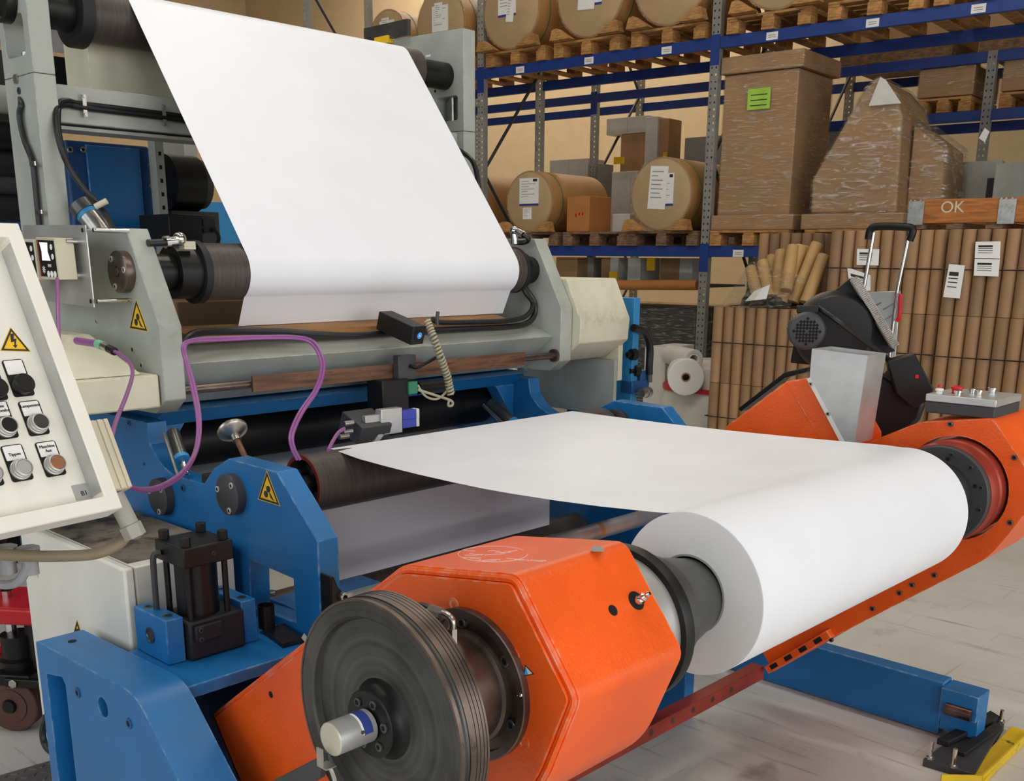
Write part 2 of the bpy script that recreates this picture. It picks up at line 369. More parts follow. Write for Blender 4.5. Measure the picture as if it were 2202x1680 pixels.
# ------------------------------------------------------------------ the setting (rack-aligned hall)
DW = 15.4
struct('floor', MB().rbox((-4, -6, -.1), (DW, 20, 0)), 'floor')
struct('ceiling', MB().rbox((-4, -6, 9.0), (DW, 20, 9.1)), 'ceiling_white')
struct('wall_back', MB().rbox((DW, -6, 0), (DW+.15, 20, 9.0)), 'wall')
struct('wall_left', MB().rbox((-4, 20, 0), (DW, 20.15, 9.0)), 'wall')
wr = MB(); ds = [-4, -3.0, 0.2, 1.2, 4.4, 5.4, 8.6, DW]  # unseen right wall, openings put in to key-light the reel front
wr.rbox((-4, -6.15, 0), (DW, -6, .4)).rbox((-4, -6.15, 4.2), (DW, -6, 9.0))
for a, b in zip(ds[::2], ds[1::2]): wr.rbox((a, -6.15, .4), (b, -6, 4.2))
struct('wall_right', wr, 'wall_front')
for i, (a, b) in enumerate(zip(ds[1:-1:2], ds[2:-1:2])):  # glowing panes added in these openings, low sill for the reel's underside
    w = struct('window_%d' % (i+4), MB().rbox((a, -6.12, .4), (b, -6.1, 4.2)), 'window_white'); fr = MB()
    for t in (a, (a+b)/2-.03, b-.06): fr.rbox((t, -6.1, .4), (t+.06, -6.02, 4.2))
    for z in (.4, 2.2, 4.14): fr.rbox((a, -6.1, z), (b, -6.02, z+.06))
    fr.build('window_frame', 'white', w)
wf = MB()
xs = [-6, -4.6, -1.4, -.4, 2.8, 3.8, 7.0, 20]
wf.rbox((-4.15, -6, 0), (-4, 20, 1.2)).rbox((-4.15, -6, 5.2), (-4, 20, 9.0))
for a, b in zip(xs[::2], xs[1::2]): wf.rbox((-4.15, a, 1.2), (-4, b, 5.2))
struct('wall_front', wf, 'wall_front')
for i, (a, b) in enumerate(zip(xs[1:-1:2], xs[2:-1:2])):
    w = struct('window_%d' % (i+1), MB().rbox((-4.12, a, 1.2), (-4.1, b, 5.2)), 'window_white')
    fr = MB()
    for t in (a, (a+b)/2-.03, b-.06): fr.rbox((-4.1, t, 1.2), (-4.02, t+.06, 5.2))
    for z in (1.2, 3.2, 5.14): fr.rbox((-4.1, a, z), (-4.02, b, z+.06))
    fr.build('window_frame', 'white', w)
# ------------------------------------------------------------------ grey press frame
XL0, XL1, XR0, XR1 = 1.37, 1.435, 3.0, 3.065
gf = empty('press_frame', (2.2, 3.0, 0), 'grey steel machine frame with tall columns around the hanging white paper web', 'machine frame')
prof = fillet([(2.745, 1.714), (3.46, 1.714), (3.46, 1.2), (2.66, 1.222), (2.605, 1.262), (2.602, 1.46)], {})
holesL = [circ(2.647, 1.305, .017, 16)]
for x0, x1 in ((XL0, XL1), (XR0, XR1)):
    MB().prism(prof, x0, x1, holesL if x0 < 2 else ()).build('side_plate', 'grey', gf, .003)
# columns with their joints and cut-outs
def P2(x, y, X): p = pX(x, y, X); return (p.y, p.z)
c0, c1 = 3.225, 3.435
MB().prism([(c0, 1.7145), (c1, 1.7145), (c1, 2.152), (c0, 2.152)], XL0, XL1, [circ(3.34, 2.075, .022, 16)]).build('column', 'grey', gf, .002)
MB().prism([(c0, 2.1535), (c1, 2.1535), (c1, 2.9), (c0, 2.9)], XL0, XL1, [rrect(3.262, 3.40, 2.205, 2.317, .018)]).build('column', 'grey', gf, .002)
bt = MB(); bt.cyl((1.405, 3.335, 2.2), (1.405, 3.335, 2.222), .017); bt.build('clamp_pin', 'steel', gf)
bt = MB(); bt.cyl((XL0, 3.345, 2.146), (XL0-.006, 3.345, 2.146), .0135, 20); bt.build('pin', 'steel', gf)
MB().bolt((XL0, 3.335, 2.113), -XA, .010, .004).build('screw', 'charcoal', gf)
RX0, RX1 = 3.10, 3.167
rt_top = pX(997, 60, RX0); tl = pX(780, 72, RX0)
MB().prism([(3.235, 2.142), (3.235, rt_top.z), (3.9, rt_top.z+.015), (3.9, 2.142)], RX0, RX1, [rrect(P2(984, 205, RX0)[0], P2(938, 210, RX0)[0], P2(984, 258, RX0)[1], P2(984, 205, RX0)[1], .012)]).build('column', 'grey', gf, .002)
MB().prism([(3.235, 1.7145), (3.235, 2.140), (3.43, 2.140), (3.43, 1.7145)], RX0, RX1).build('column', 'grey', gf, .002)
pp = pX(962, 250, RX0); MB().cyl((RX0+.03, pp.y, 2.12), (RX0+.03, pp.y, 2.3), .014).build('clamp_pin', 'steel', gf)
MB().box((RX1-.006, 3.245, 2.145), (RX1-.0001, 3.42, 2.32)).build('back_plate', 'grey', gf)
ya, yb2 = pX(808, 82, RX0-.02), pX(838, 92, RX0-.02); tag(MB().box((RX0-.03, yb2.y, yb2.z), (RX0-.0005, ya.y, ya.z)).build('stop_block', 'yellow', gf, .002), 'yellow stop block')
ra_, rb3 = pX(786, 62, RX0-.01), pX(880, 78, RX0-.01); MB().box((RX0-.02, rb3.y, rb3.z+.004), (RX0-.0005, ra_.y, ra_.z)).build('sensor_strip', 'gunmetal', gf)
bt = MB()
for q in ((952, 145), (936, 196)): bt.cyl(pX(*q, RX0)-XA*.001, pX(*q, RX0)+XA*.002, .006, 12)
bt.build('screw_hole', 'dark_hole', gf)
lb = MB(); a, b = pX(916, 121, RX0), pX(926, 121, RX0); lb.box((RX0-.001, a.y, a.z-.004), (RX0, b.y, a.z+.004)); tag(lb.build('sticker', 'white', gf), 'small white sticker strip')
# cross beams
zt, zb = pY(123, 180, 3.27).z, pY(134, 264, 3.27).z
MB().box((XL1, 3.27, zb), (RX0, 3.40, zt)).build('cross_beam', 'grey', gf, .003)
MB().box((XL1, 3.29, zb-.016), (RX0, 3.40, zb-.006)).build('beam_flange', 'grey', gf)
a, b = pY(190, 95, 3.42), pY(190, 212, 3.42)
MB().box((a.x, 3.43, b.z-.01), (2.75, 3.6, a.z+.09)).build('motor_cover', 'cream', gf, .003)
# beam between the lower side plates
bp_ = [(2.640, 1.354), (2.770, 1.405), (2.95, 1.405), (2.95, 1.222), (2.79, 1.225)]
MB().prism(bp_, XL1, XR0).build('tie_beam', 'grey', gf, .003)
# covers outside the plates (left and right)
def cover(x0, x1, xt0, xt1):
    f = lambda x: [V((x, 2.573, 1.327)), V((x, 2.565, 1.412))]
    mb = MB()
    pr = [(2.60, 1.250), (2.568, 1.327), (2.562, 1.412), (2.640, 1.567), (3.0, 1.567), (3.0, 1.25)]
    return mb.prism(pr, x0, x1)
cr_ = MB().prism([(2.66, 1.255), (2.568, 1.327), (2.562, 1.412), (2.640, 1.567), (3.0, 1.567), (3.0, 1.23)], XR1+.004, 3.375)
cr_.build('gear_cover', 'cream', gf, .004)
MB().box((3.355, 2.60, 1.16), (3.385, 2.9, 1.41)).build('cover_flange', 'cream', gf, .002)
# dark guard panel below the right cover
MB().prism([(2.60, 1.245), (2.60, 1.02), (3.1, 1.02), (3.1, 1.245)], 3.33, 3.35).build('guard_panel', 'grey', gf)
lc = MB()
zc = 1.463
lc.hexa([V((.98, 2.62, 1.243)), V((1.366, 2.62, 1.243)), V((1.366, 3.1, 1.243)), V((.98, 3.1, 1.243))], [V((.98, 2.62, 1.333)), V((1.366, 2.62, 1.333)), V((1.366, 3.1, 1.333)), V((.98, 3.1, 1.333))])
lc.build('gear_cover', 'cream', gf, .005)
lc = MB(); lc.hexa([V((.98, 2.64, 1.334)), V((1.33, 2.64, 1.334)), V((1.33, 3.1, 1.334)), V((.98, 3.1, 1.334))], [V((.98, 2.80, 1.435)), V((1.27, 2.80, 1.435)), V((1.27, 3.1, 1.435)), V((.98, 3.1, 1.435))])
lc.build('cover_hood', 'cream', gf, .004)
# round bearing caps
def cap(parent, c, r, x, nb, rot, h=.026, m='dark_steel', rb=.0085, boss=True, hidden=()):
    mb = MB(); pr = [(0, r), (h-.002, r), (h, r-.003)]
    if boss: pr += [(h, r*.27), (h-.003, r*.26), (h-.003, r*.2), (h+.002, r*.19)]
    mb.lathe((x, c[0], c[1]), -XA, pr, 40); o = mb.build('bearing_cap', m, parent)
    for k in range(nb):
        a = rot+2*PI*k/nb; p = V((x-h, c[0]+r*.76*math.cos(a), c[1]+r*.76*math.sin(a)))
        MB().bolt(p, -XA, rb, .003).build('bolt', 'bolt', o)
    return o
cap(gf, (2.764, 1.600), .056, XL0, 3, math.radians(52), rb=.0085)
b = MB()
for q, r in (((286, 752), .011), ((305, 786), .010), ((208, 691), .006)): b.bolt(pX(*q, XL0), -XA, r, .003)
b.build('screws', 'grey', gf)
# ------------------------------------------------------------------ warning signs
def tri_sign(parent, A, B, Cc, out, kind, rim='f0b060'):
    A, B, Cc = V(A), V(B), V(Cc); out = V(out).normalized(); g = (A+B+Cc)/3
    def layer(s, k, th=.0005): return [g+(p-g)*s+out*k for p in (A, B, Cc)]
    o = MB().plate(layer(1.0, .0004), .0006).build('warning_sign', 'yellow', parent); tag(o, 'yellow triangular warning sign')
    rim_ = MB(); i0, i1 = layer(.93, .0010), layer(.74, .0010)
    for k in range(3):
        j = (k+1) % 3; rim_.plate([i0[k], i0[j], i1[j], i1[k]], .0005)
    rim_.build('border', 'ink', o)
    ex = (Cc-B); wd = ex.length; ex = ex.normalized(); ey = (A-(B+Cc)/2); hh = ey.length; ey = ey.normalized(); bot = (B+Cc)/2
    at = lambda a, b: bot+ex*a*wd+ey*b*hh+out*.0011
    sy = MB()
    if kind == 'rollers':
        for a, b in ((.02, .43), (-.10, .25)): sy.lathe(at(a, b)-out*.0002, out, [(0, .088*wd), (.0005, .088*wd)], 20)
        sy.plate([at(.04, .33), at(.10, .32), at(.2, .17), at(.28, .12), at(.2, .12), at(.10, .17)], .0004)
    else:
        pl = [(-.06, .72), (.06, .72), (.02, .50), (.11, .53), (.045, .26), (.10, .28), (.02, .12), (-.06, .26), (-.0, .25), (.02, .40), (-.09, .36)]
        sy.plate([at(*p) for p in pl], .0004)
    sy.build('symbol', 'ink', o); return o
S = lambda q, X: pX(*q, X)
tri_sign(gf, S((293, 643), XL0), S((279, 707), XL0), S((319, 714), XL0), -XA, 'rollers')
# ------------------------------------------------------------------ guide rollers of the press
def roller(name, label, Y, Z, R, x0, x1, ends, m='rubber'):
    e = empty(name, (x0, Y, Z), label, 'roller', 'black guide rollers')
    MB().lathe((x0, Y, Z), XA, [(0, R-.002), (.002, R), (x1-x0-.002, R), (x1-x0, R-.002)], 56).build('roller_body', m, e)
    for nm, mm, a, b, r in ends: MB().lathe((a, Y, Z), XA, [(0, r-.001), (.001, r), (b-a-.001, r), (b-a, r-.001)], 40).build(nm, mm, e)
    return e
UY, UZ, UR = 3.341, 2.357, .079
LY, LZ, LR = 2.764, 1.598, .0815
lr = roller('guide_roller', 'black roller where the hanging paper web turns under, level with the round cap', LY, LZ, LR, 1.588, 2.90,
    [('journal', 'black', 1.4355, 1.50, .05), ('end_sleeve', 'black', 1.5, 1.566, .074), ('end_ring', 'black_matte', 1.566, 1.588, .089),
     ('end_ring', 'black_matte', 2.90, 2.912, .084), ('end_sleeve', 'black', 2.912, 2.95, .066), ('journal', 'black', 2.95, 2.9995, .05)])
ur = roller('guide_roller', 'topmost black roller that the paper web passes over, cut by the picture top', UY, UZ, UR, 1.585, 2.93,
    [('journal', 'black', 1.4355, 1.545, .058), ('end_ring', 'black_matte', 1.545, 1.585, .101), ('journal', 'black', 2.93, 3.0995, .052)])
# dark bearing housing outside the left column
mb = MB(); mb.lathe((XL0, UY, UZ+.0), -XA, [(0, .062), (.03, .062), (.03, .05), (.02, .045)], 40); mb.build('bearing_housing', 'black', gf)
# ------------------------------------------------------------------ upper paper web
def arc(cy, cz, r, a0, a1, n): return [(cy+r*math.cos(math.radians(a0+(a1-a0)*k/n)), cz+r*math.sin(math.radians(a0+(a1-a0)*k/n))) for k in range(n+1)]
WX0, WX1 = 1.71, 2.85
an = math.degrees(math.atan2(.614, -.789))       # direction from the roller centre to the sloping web
e_ = .0008
path = [(4.6, UZ+UR+.02), (4.0, UZ+UR+.012)]+arc(UY, UZ, UR+e_, 88, an, 12)
path += arc(LY, LZ, LR+e_, an, an+100, 18)
path += [(2.862, 1.452), (2.93, 1.41)] if 0 else [(path[-1][0]+.04, path[-1][1]-.085)]
web = MB().sheet([(WX0, y, z) for y, z in path], [(WX1, y, z) for y, z in path], .0006).build('paper_web', 'paper', smooth=60)
tag(web, 'wide white paper web slanting down from the top roller to the lower black roller', 'paper')
# ------------------------------------------------------------------ plank, rod and bar in front of the tie beam
pl = MB(); y0 = 2.735; pl.prism([(2.700, 1.402), (2.700, 1.424), (2.80, 1.445), (2.80, 1.42)], pY(405, 715, 2.7).x, pY(1085, 684, 2.7).x+.02)
tag(pl.build('wooden_plank', 'plank', bevel=.002), 'long wooden board lying along the grey beam under the paper web', 'board')
rb = empty('slide_rail', (2.2, 2.63, 1.286), 'rusty brown flat bar on a steel rod spanning between the grey plates', 'rail')
MB().cyl((1.4355, 2.630, 1.283), (2.9995, 2.630, 1.283), .0125).build('rod', 'dark_steel', rb)
rl = MB(); x0, x1 = pY(543, 820, 2.61).x, pY(1128, 770, 2.61).x
rl.box((x0, 2.608, 1.2615), (x1, 2.618, 1.3075)); rl.build('flat_bar', 'rust_bar', rb, .001)
MB().ring((2.9990, 2.630, 1.283), -XA, .0127, .024, .012).build('collar', 'dark_steel', rb)
a = pY(867, 792, 2.6)
kb = MB(); kb.box((a.x-.038, 2.578, 1.255), (a.x+.038, 2.607, 1.335)); kb.build('clamp_block', 'charcoal', rb, .003)
MB().tube([(a.x+.01, 2.577, 1.30), (a.x+.02, 2.55, 1.298), (a.x+.09, 2.54, 1.325)], .006).build('clamp_lever', 'black', rb)
# ------------------------------------------------------------------ blue base frame
bf = empty('blue_base_frame', (2.2, 2.6, 0), 'blue machine base frame with chamfered side plates carrying the lower rollers', 'machine frame')
pb = [(1.93, 0), (1.93, 1.0), (2.085, 1.143), (2.300, 1.146), (2.374, 1.110), (2.43, 1.060), (2.60, 1.060), (2.665, 1.085), (2.71, 1.13), (2.72, 1.19), (3.4, 1.19), (3.4, 0)]
pb = fillet(pb, {6: .03, 7: .03})
win = [(2.034, .772), (2.038, .884), (2.231, .892), (2.236, .762)]
BX0, BX1 = 1.37, 1.43
MB().prism(pb, BX0, BX1, [win]).build('side_plate', 'blue', bf, .0025)
MB().prism(pb, 2.95, 3.01, [win]).build('side_plate', 'blue', bf, .0025)
# wide arched cross member behind the bar
MB().prism([(2.68, 1.2185), (2.735, 1.216), (2.80, 1.163), (3.3, 1.163), (3.3, 1.2185)], BX1, 2.95).build('cross_member', 'blue', bf, .003)
for x0, x1, s_ in ((BX1, BX1+.10, 1), (2.85, 2.95, -1)):
    e0, e1 = (x0, x1) if s_ > 0 else (x1, x0)
    MB().extr([[(e0, 1.1625), (e1, 1.1625), (e0+(e1-e0)*.25, 1.06), (e0, .95)]], lambda p: V((p[0], 2.80, p[1])), lambda p: V((p[0], 2.86, p[1]))).build('gusset', 'blue', bf, .002)
# low cross beams of the base
MB().box((BX1, 1.93, .50), (2.95, 2.03, .60)).build('cross_member', 'blue', bf, .003)
cap(bf, (2.278, 1.058), .053, BX0, 3, math.radians(14), m='charcoal', boss=False)
cap(bf, (2.645, .991), .053, BX0, 3, math.radians(18), m='charcoal', boss=False)
MB().lathe((2.95, 2.278, 1.058), -XA, [(0, .06), (.02, .06), (.022, .056)], 40).build('bearing_cap', 'charcoal', bf)
b = MB(); b.bolt(pX(394, 1050, BX0), -XA, .010, .003); b.bolt(pX(278, 910, BX0), -XA, .008, .003); b.bolt(pX(310, 998, BX0), -XA, .005, .002); b.build('screws', 'steel_blue', bf)
tri_sign(bf, S((574, 1012), BX0), S((555, 1074), BX0), S((603, 1089), BX0), -XA, 'rollers')
# window sill bar with hexagon bolts
w1 = MB(); w1.box((BX1, 2.04, .755), (BX1+.30, 2.24, .770)); w1.build('window_ledge', 'blue', bf, .002)
for q in ((574, 1282), (655, 1308)):
    p = pZ(*q, .771); MB().bolt((max(p.x, 1.45), p.y, .770), ZA, .013, .012, False).build('hex_bolt', 'steel', bf)
# ------------------------------------------------------------------ rollers low in the base
NY, NZ, NR = 2.311, 1.042, .0815
nr = empty('guide_roller', (1.6, NY, NZ), 'brown-black roller beside the blue plate lifting the web from the reel', 'roller', 'black guide rollers')
mb = MB(); mb.ring((1.60, NY, NZ), XA, .069, NR, 1.30, 56); mb.build('roller_body', 'rubber', nr)
MB().ring((1.598, NY, NZ), XA, .070, NR-.0005, .003, 48).build('end_rim', 'red_ring', nr)
MB().cyl((1.64, NY, NZ), (1.66, NY, NZ), .0688, 40).build('end_disc', 'black_matte', nr)
h = MB(); h.cyl((1.4305, NY, NZ), (1.64, NY, NZ), .014, 20); h.cyl((1.60, NY, NZ), (1.62, NY, NZ), .026, 6); h.build('shaft', 'gunmetal', nr)
b = MB()
for k in range(4):
    a = math.radians(35+90*k); b.cyl((1.615, NY+.045*math.cos(a), NZ+.045*math.sin(a)), (1.64, NY+.045*math.cos(a), NZ+.045*math.sin(a)), .009, 14)
b.build('end_screws', 'gunmetal', nr)
MB().cyl((2.90, NY, NZ), (2.9495, NY, NZ), .03).build('journal', 'gunmetal', nr)
dz = -.183*2.86
dr = empty('nip_roller', (1.5, 2.86, .90), 'long black roller in shadow under the blue cross member', 'roller', 'black guide rollers')
MB().lathe((1.46, 2.95, 1.075), XA, [(0, .075), (1.45, .075)], 56).build('roller_body', 'black', dr)
MB().cyl((1.4305, 2.95, 1.075), (1.46, 2.95, 1.075), .04).build('journal', 'gunmetal', dr)
MB().cyl((2.91, 2.95, 1.075), (2.9495, 2.95, 1.075), .04).build('journal', 'gunmetal', dr)
# pneumatic pull-down cylinders either side

def ram(label, A, B, r):
    e = empty('pneumatic_cylinder', tuple((V(A)+V(B))/2), label, 'cylinder')
    A, B = V(A), V(B); d = (B-A)
    MB().cyl(A, A+d*.62, r).build('barrel', 'gunmetal', e); MB().cyl(A+d*.62, B, r*.45).build('piston_rod', 'chrome', e)
    MB().cyl(A+d*.60, A+d*.68, r*1.2).build('end_collar', 'lightblue', e)
    MB().tube([A+V((-r*1.5, 0, 0)), B+V((-r*1.5, 0, 0))], r*.25, sub=1).build('side_rod', 'steel', e)
    return e
ram('slanting steel cylinder beside the right blue bracket above the web', (2.80, 2.78, 1.10), pY(1130, 905, 2.60)-V((0, 0, .06)), .026)
ram('slanting cylinder behind the violet cable loop at the left blue plate', pY(372, 930, 2.62), pY(402, 1020, 2.5), .018)
# steel idler tube in front of the base
it = empty('idler_tube', (2.3, 2.08, .762), 'bright steel idler tube with tan tape behind the orange drive head', 'roller')
MB().lathe((1.4305, 2.08, .765), XA, [(0, .028), (1.5195, .028)], 36).build('tube_body', 'aluminium', it)
tx = pY(1296, 1128, 2.05).x
MB().ring((tx, 2.08, .765), XA, .0279, .0286, .02, 36).build('tape', 'kraft', it)
lb_ = MB().box((1.435, 2.02, .30), (2.945, 2.10, .36)); lb_.build('cross_member', 'steel_blue', bf, .002)
# ------------------------------------------------------------------ lower web: from under the nip, around the guide roller, to the reel
sL = [(2.33, 1.1245), (2.20, 1.113), (2.087, 1.109), (1.96, 1.1065), (1.838, 1.106), (1.72, 1.107), (1.627, 1.110), (1.49, 1.1165), (1.361, 1.125), (1.225, 1.137), (1.19, 1.1405)]
RC = (1.12, .981); RR = .171
n_ = len(sL)
sR = []
for k, (y, z) in enumerate(sL):
    t = (2.33-y)/(2.33-1.15); zz = 1.1245+(1.153-1.1245)*t-.008*math.sin(PI*t); sR.append((y, zz))
back = arc(NY, NZ, NR+.0008, 0, 80, 10)
down = [(NY+NR+.0008, z) for z in (.58, .70, .85, 1.0)]
LX0, LX1 = 1.71, 2.755
A = [(LX0, y, z) for y, z in down+back]+[(LX0, y, z) for y, z in sL+arc(*RC, RR+.0004, 72, 268, 56)]; B = [(LX1-.04, y, z) for y, z in down]+[(LX1, y, z) for y, z in back]+[(LX1, y, z) for y, z in sR+arc(*RC, RR+.0004, 82, 268, 56)]
lw = MB().sheet(A, B, .0006).build('paper_web', 'paper', smooth=60)
tag(lw, 'white paper web running off the reel over the brown-black roller, sagging at its near edge', 'paper')
# sheet on the far side, from the nip down to the turning roller
pw = MB(); q = [(2.95, .9985), (2.80, 1.0), (2.65, 1.002), (2.53, 1.003), (2.50, .99), (2.485, .95)]
pw.sheet([(1.55, y, z) for y, z in q], [(2.75, y, z) for y, z in q], .0006)
tag(pw.build('paper_web', 'paper', smooth=60), 'strip of white paper web seen low between the black roller and the blue plate', 'paper')
# floor pan below the hanging sheet
MB().box((1.435, 1.935, .60), (2.945, 2.38, .615)).build('drip_tray', 'blue', bf)
lo = roller('guide_roller', 'low dark roller glimpsed through the window of the blue plate', 2.42, .66, .055, 1.50, 2.90, [('journal', 'gunmetal', 1.4305, 1.5, .02), ('journal', 'gunmetal', 2.9, 2.9495, .02)])
# ------------------------------------------------------------------ the reel of paper
rl = empty('paper_reel', (1.71, RC[0], RC[1]), 'large white paper reel held between the two orange heads', 'paper reel')
mb = MB(); mb.ring((LX0, RC[0], RC[1]), XA, .084, RR, LX1-LX0, 128); o = mb.build('wound_paper', 'paper', rl)
mb = MB(); mb.ring((LX0-.0006, RC[0], RC[1]), XA, .084, RR-.0006, .0006, 128); tag(mb.build('reel_face', 'roll_end', rl), 'matte white cut end of the reel')
mb = MB(); mb.ring((LX0-.002, RC[0], RC[1]), XA, .080, .0835, .3, 72); tag(mb.build('core', 'grey_box', rl), 'grey reel core')
# ------------------------------------------------------------------ orange unwind stand
us = empty('unwind_stand', (2.2, 1.6, .3), 'orange unwind stand with two slanting arms clamping the white reel', 'unwind stand')
AX = (1.12, .975)
head = [(1.300, 1.137), (1.030, 1.179), (.900, 1.012), (.972, .830), (1.664, .234), (1.975, .640)]
head = fillet(head, {0: .02, 1: .02, 2: .02, 3: .05})
inset = 0.012
def shrink(poly, d):
    m = len(poly); out = []
    for i in range(m):
        a, b, c = V(poly[i-1]), V(poly[i]), V(poly[(i+1) % m]); d1 = (b-a).normalized(); d2 = (c-b).normalized()
        n1 = V((-d1.y, d1.x)); n2 = V((-d2.y, d2.x)); s_ = n1+n2; s_ = s_/max(.3, s_.dot(n1)); out.append((b.x+s_.x*d, b.y+s_.y*d))
    return out
def area(p): return sum(p[i-1][0]*p[i][1]-p[i][0]*p[i-1][1] for i in range(len(p)))
sg = 1 if area(head) > 0 else -1
headB = [(1.293, 1.137), (1.030, 1.179), (.900, 1.012), (.972, .830), (1.664, .234), (2.03, .655), (1.94, .70)]
MB().prism(fillet(head, {}), 1.1, 1.366, [circ(*AX, .145)]).build('drive_head', 'orange', us, .006, seg=3)
MB().prism(shrink(head, sg*.014), 1.088, 1.1005, [circ(*AX, .12)]).build('front_plate', 'orange', us, .002)
wl = MB(); hp = shrink(head, sg*.008); wl.tube([V((1.0985, y, z)) for y, z in hp+hp[:1]], .0065, n=6, sub=1); wl.build('weld_seam', 'orange', us)
eb = MB(); eb.prism([(1.62, .23), (1.70, .16), (2.05, .60), (1.965, .655)], 1.13, 1.366); eb.build('arm_foot', 'orange', us, .004)
ph = pX(583, 1494, 1.088)
bh = MB()
for q, r in (((583, 1494), .0075),): bh.cyl(pX(*q, 1.0885), pX(*q, 1.0885)-XA*.0008, r, 16)
for q, r in (((1318, 1313), .010), ((1368, 1292), .0185)):
    d0, d1 = V(head[6]), V(head[7]);  # the slanting face between the two upper corners
    nrm = V((0, -.789, -.614)) if 0 else None
bh.build('drilled_hole', 'dark_hole', us)
# slanting face features: threaded hole and grease nipple
fa, fb = V((0, 1.030, 1.179)), V((0, .900, 1.012)); ft = (fb-fa).normalized(); fn = V((0, ft.z, -ft.y)); fn = -fn if fn.y > 0 else fn
def onface(x, y):
    d = ray(x, y); o = V((0, fa.y, fa.z)); k = (o-EYE).dot(fn)/d.dot(fn); return EYE+d*k
for q, r in (((1318, 1313), .0095), ((1368, 1292), .017)):
    p = onface(*q); MB().lathe(p-fn*.004, fn, [(0, r), (.0046, r)], 20).build('drilled_hole', 'dark_hole', us)
p = onface(1368, 1294); gn = MB(); gn.lathe(p, fn, [(0, .009), (.012, .009), (.012, .006), (.02, .007), (.024, .004), (.03, .005), (.034, .003)], 14); tag(gn.build('grease_nipple', 'chrome', us), 'shiny grease nipple')
pv = MB()
for q in ((976, 1300), (1106, 1410), (1127, 1597)): p = pX(*q, 1.088); pv.lathe(p, -XA, [(0, .011), (.0012, .011), (.0012, .008), (.0004, .007)], 20)
pv.build('plug', 'orange', us)
t_ = [pX(1130, 1430, 1.0878), pX(1126, 1455, 1.0878), pX(1149, 1450, 1.0878)]
g = (t_[0]+t_[1]+t_[2])/3
o = MB().plate([p-XA*.0003 for p in t_], .0006).build('height_mark', 'ink', us); tag(o, 'tiny blue and white triangle mark')
tt = [g+(p-g)*.72-XA*.0008 for p in t_]; mid = (tt[1]+tt[2])/2
MB().plate([tt[0], tt[1], mid], .0005).build('mark_half', 'sensor_blue', o); MB().plate([tt[0], mid, tt[2]], .0005).build('mark_half', 'white', o)
# scratches and a bare patch on the upper faces
ta_, tb2 = V((0, 1.300, 1.137)), V((0, 1.030, 1.179)); tdir = (tb2-ta_).normalized()
def ontop(x, y):
    nn = V((0, -tdir.z, tdir.y)); d = ray(x, y); k = (V((0, ta_.y, ta_.z))-EYE).dot(nn)/d.dot(nn); return EYE+d*k+nn*(.0004 if nn.z > 0 else -.0004)
sc2 = MB(); rnd = random.Random(5)
sc2.tube([ontop(985+75*math.cos(a*.32)*1.0+75, 1192+17*math.sin(a*.32)) for a in range(0, 19)], .0005, 4, sub=2)
for k in range(16):
    x, y = 995+rnd.random()*150, 1182+rnd.random()*26; sc2.tube([ontop(x, y), ontop(x+8+16*rnd.random(), y-2+4*rnd.random()), ontop(x+20+24*rnd.random(), y-3+7*rnd.random())], .0005, 4, sub=2)
tag(sc2.build('paint_scratch', 'label', us), 'pale scratches')
ptch = [ontop(1285+13*math.cos(a)*(1+.3*math.sin(3*a)), 1181+8*math.sin(a)*(1+.3*math.cos(2*a))) for a in [2*PI*k/14 for k in range(14)]]
MB().plate(ptch, .0006).build('paint_chip', 'grey_box', us)
# bare chips in the paint
ch = MB()
for pts in (((648, 1372), (654, 1362), (660, 1370), (664, 1378), (656, 1381)), ((651, 1462), (660, 1456), (663, 1472), (661, 1478), (652, 1470))):
    ch.plate([pX(*q, 1.0876) for q in pts], .0005)
ch.build('paint_chip', 'grey_box', us)
# bearing flange, housing and elbow fitting on the drive side
bz = MB(); bz.lathe((1.0885, *AX), -XA, [(0, .128), (.012, .128), (.0135, .126), (.0135, .113), (.006, .112), (.006, .096), (.02, .095), (.024, .090), (.130, .088)], 72); bz.build('bearing_flange', 'dark_steel', us)
for k in range(6):
    a = math.radians(22+60*k); MB().bolt((1.083, AX[0]+.104*math.cos(a), AX[1]+.104*math.sin(a)), -XA, .0095, .007).build('bolt', 'gunmetal', us)
fp = pX(958, 1362, 1.03); ap = V((1.03, AX[0]-.015, AX[1]+.088))
ef = MB(); ef.cyl(ap, ap+ZA*.026, .0085, 6); ef.tube([ap+ZA*.02, ap+ZA*.038, ap+V((0, .012, .045)), ap+V((0, .03, .045))], .0062, 12); ef.cyl(ap+V((0, .024, .045)), ap+V((0, .05, .045)), .0095, 6)
ef.build('elbow_fitting', 'steel', us)
MB().tube([ap+V((0, .05, .045)), ap+V((0, .075, .044)), ap+V((.03, .10, .01)), ap+V((.05, .12, -.06))], .0065).build('grease_pipe', 'cable', us)
a = math.radians(-3); ge = MB(); ge.lathe((1.082, AX[0]-.112, AX[1]+.018), V((-.6, -1, .3)), [(-.004, .006), (.004, .006), (.004, .004), (.009, .0045), (.013, .002)], 12); ge.build('grease_nipple', 'chrome', us)
# chuck on the reel side
ck = empty('reel_chuck', (1.378, *AX), 'steel and black clamping chuck between orange head and white reel', 'chuck')
MB().lathe((1.3665, 1.12, .976), XA, [(0, .139), (.1115, .139)], 72).build('bearing_body', 'aluminium', ck)
MB().lathe((1.478, 1.12, .976), XA, [(0, .151), (.002, .152), (.026, .152), (.028, .149), (.028, .09)], 72).build('flange', 'black', ck)
MB().lathe((1.506, 1.12, .978), XA, [(0, .128), (.03, .127), (.032, .118), (.066, .114), (.075, .113), (.078, .106), (.19, .081), (.203, .079)], 72).build('mandrel', 'gunmetal', ck)
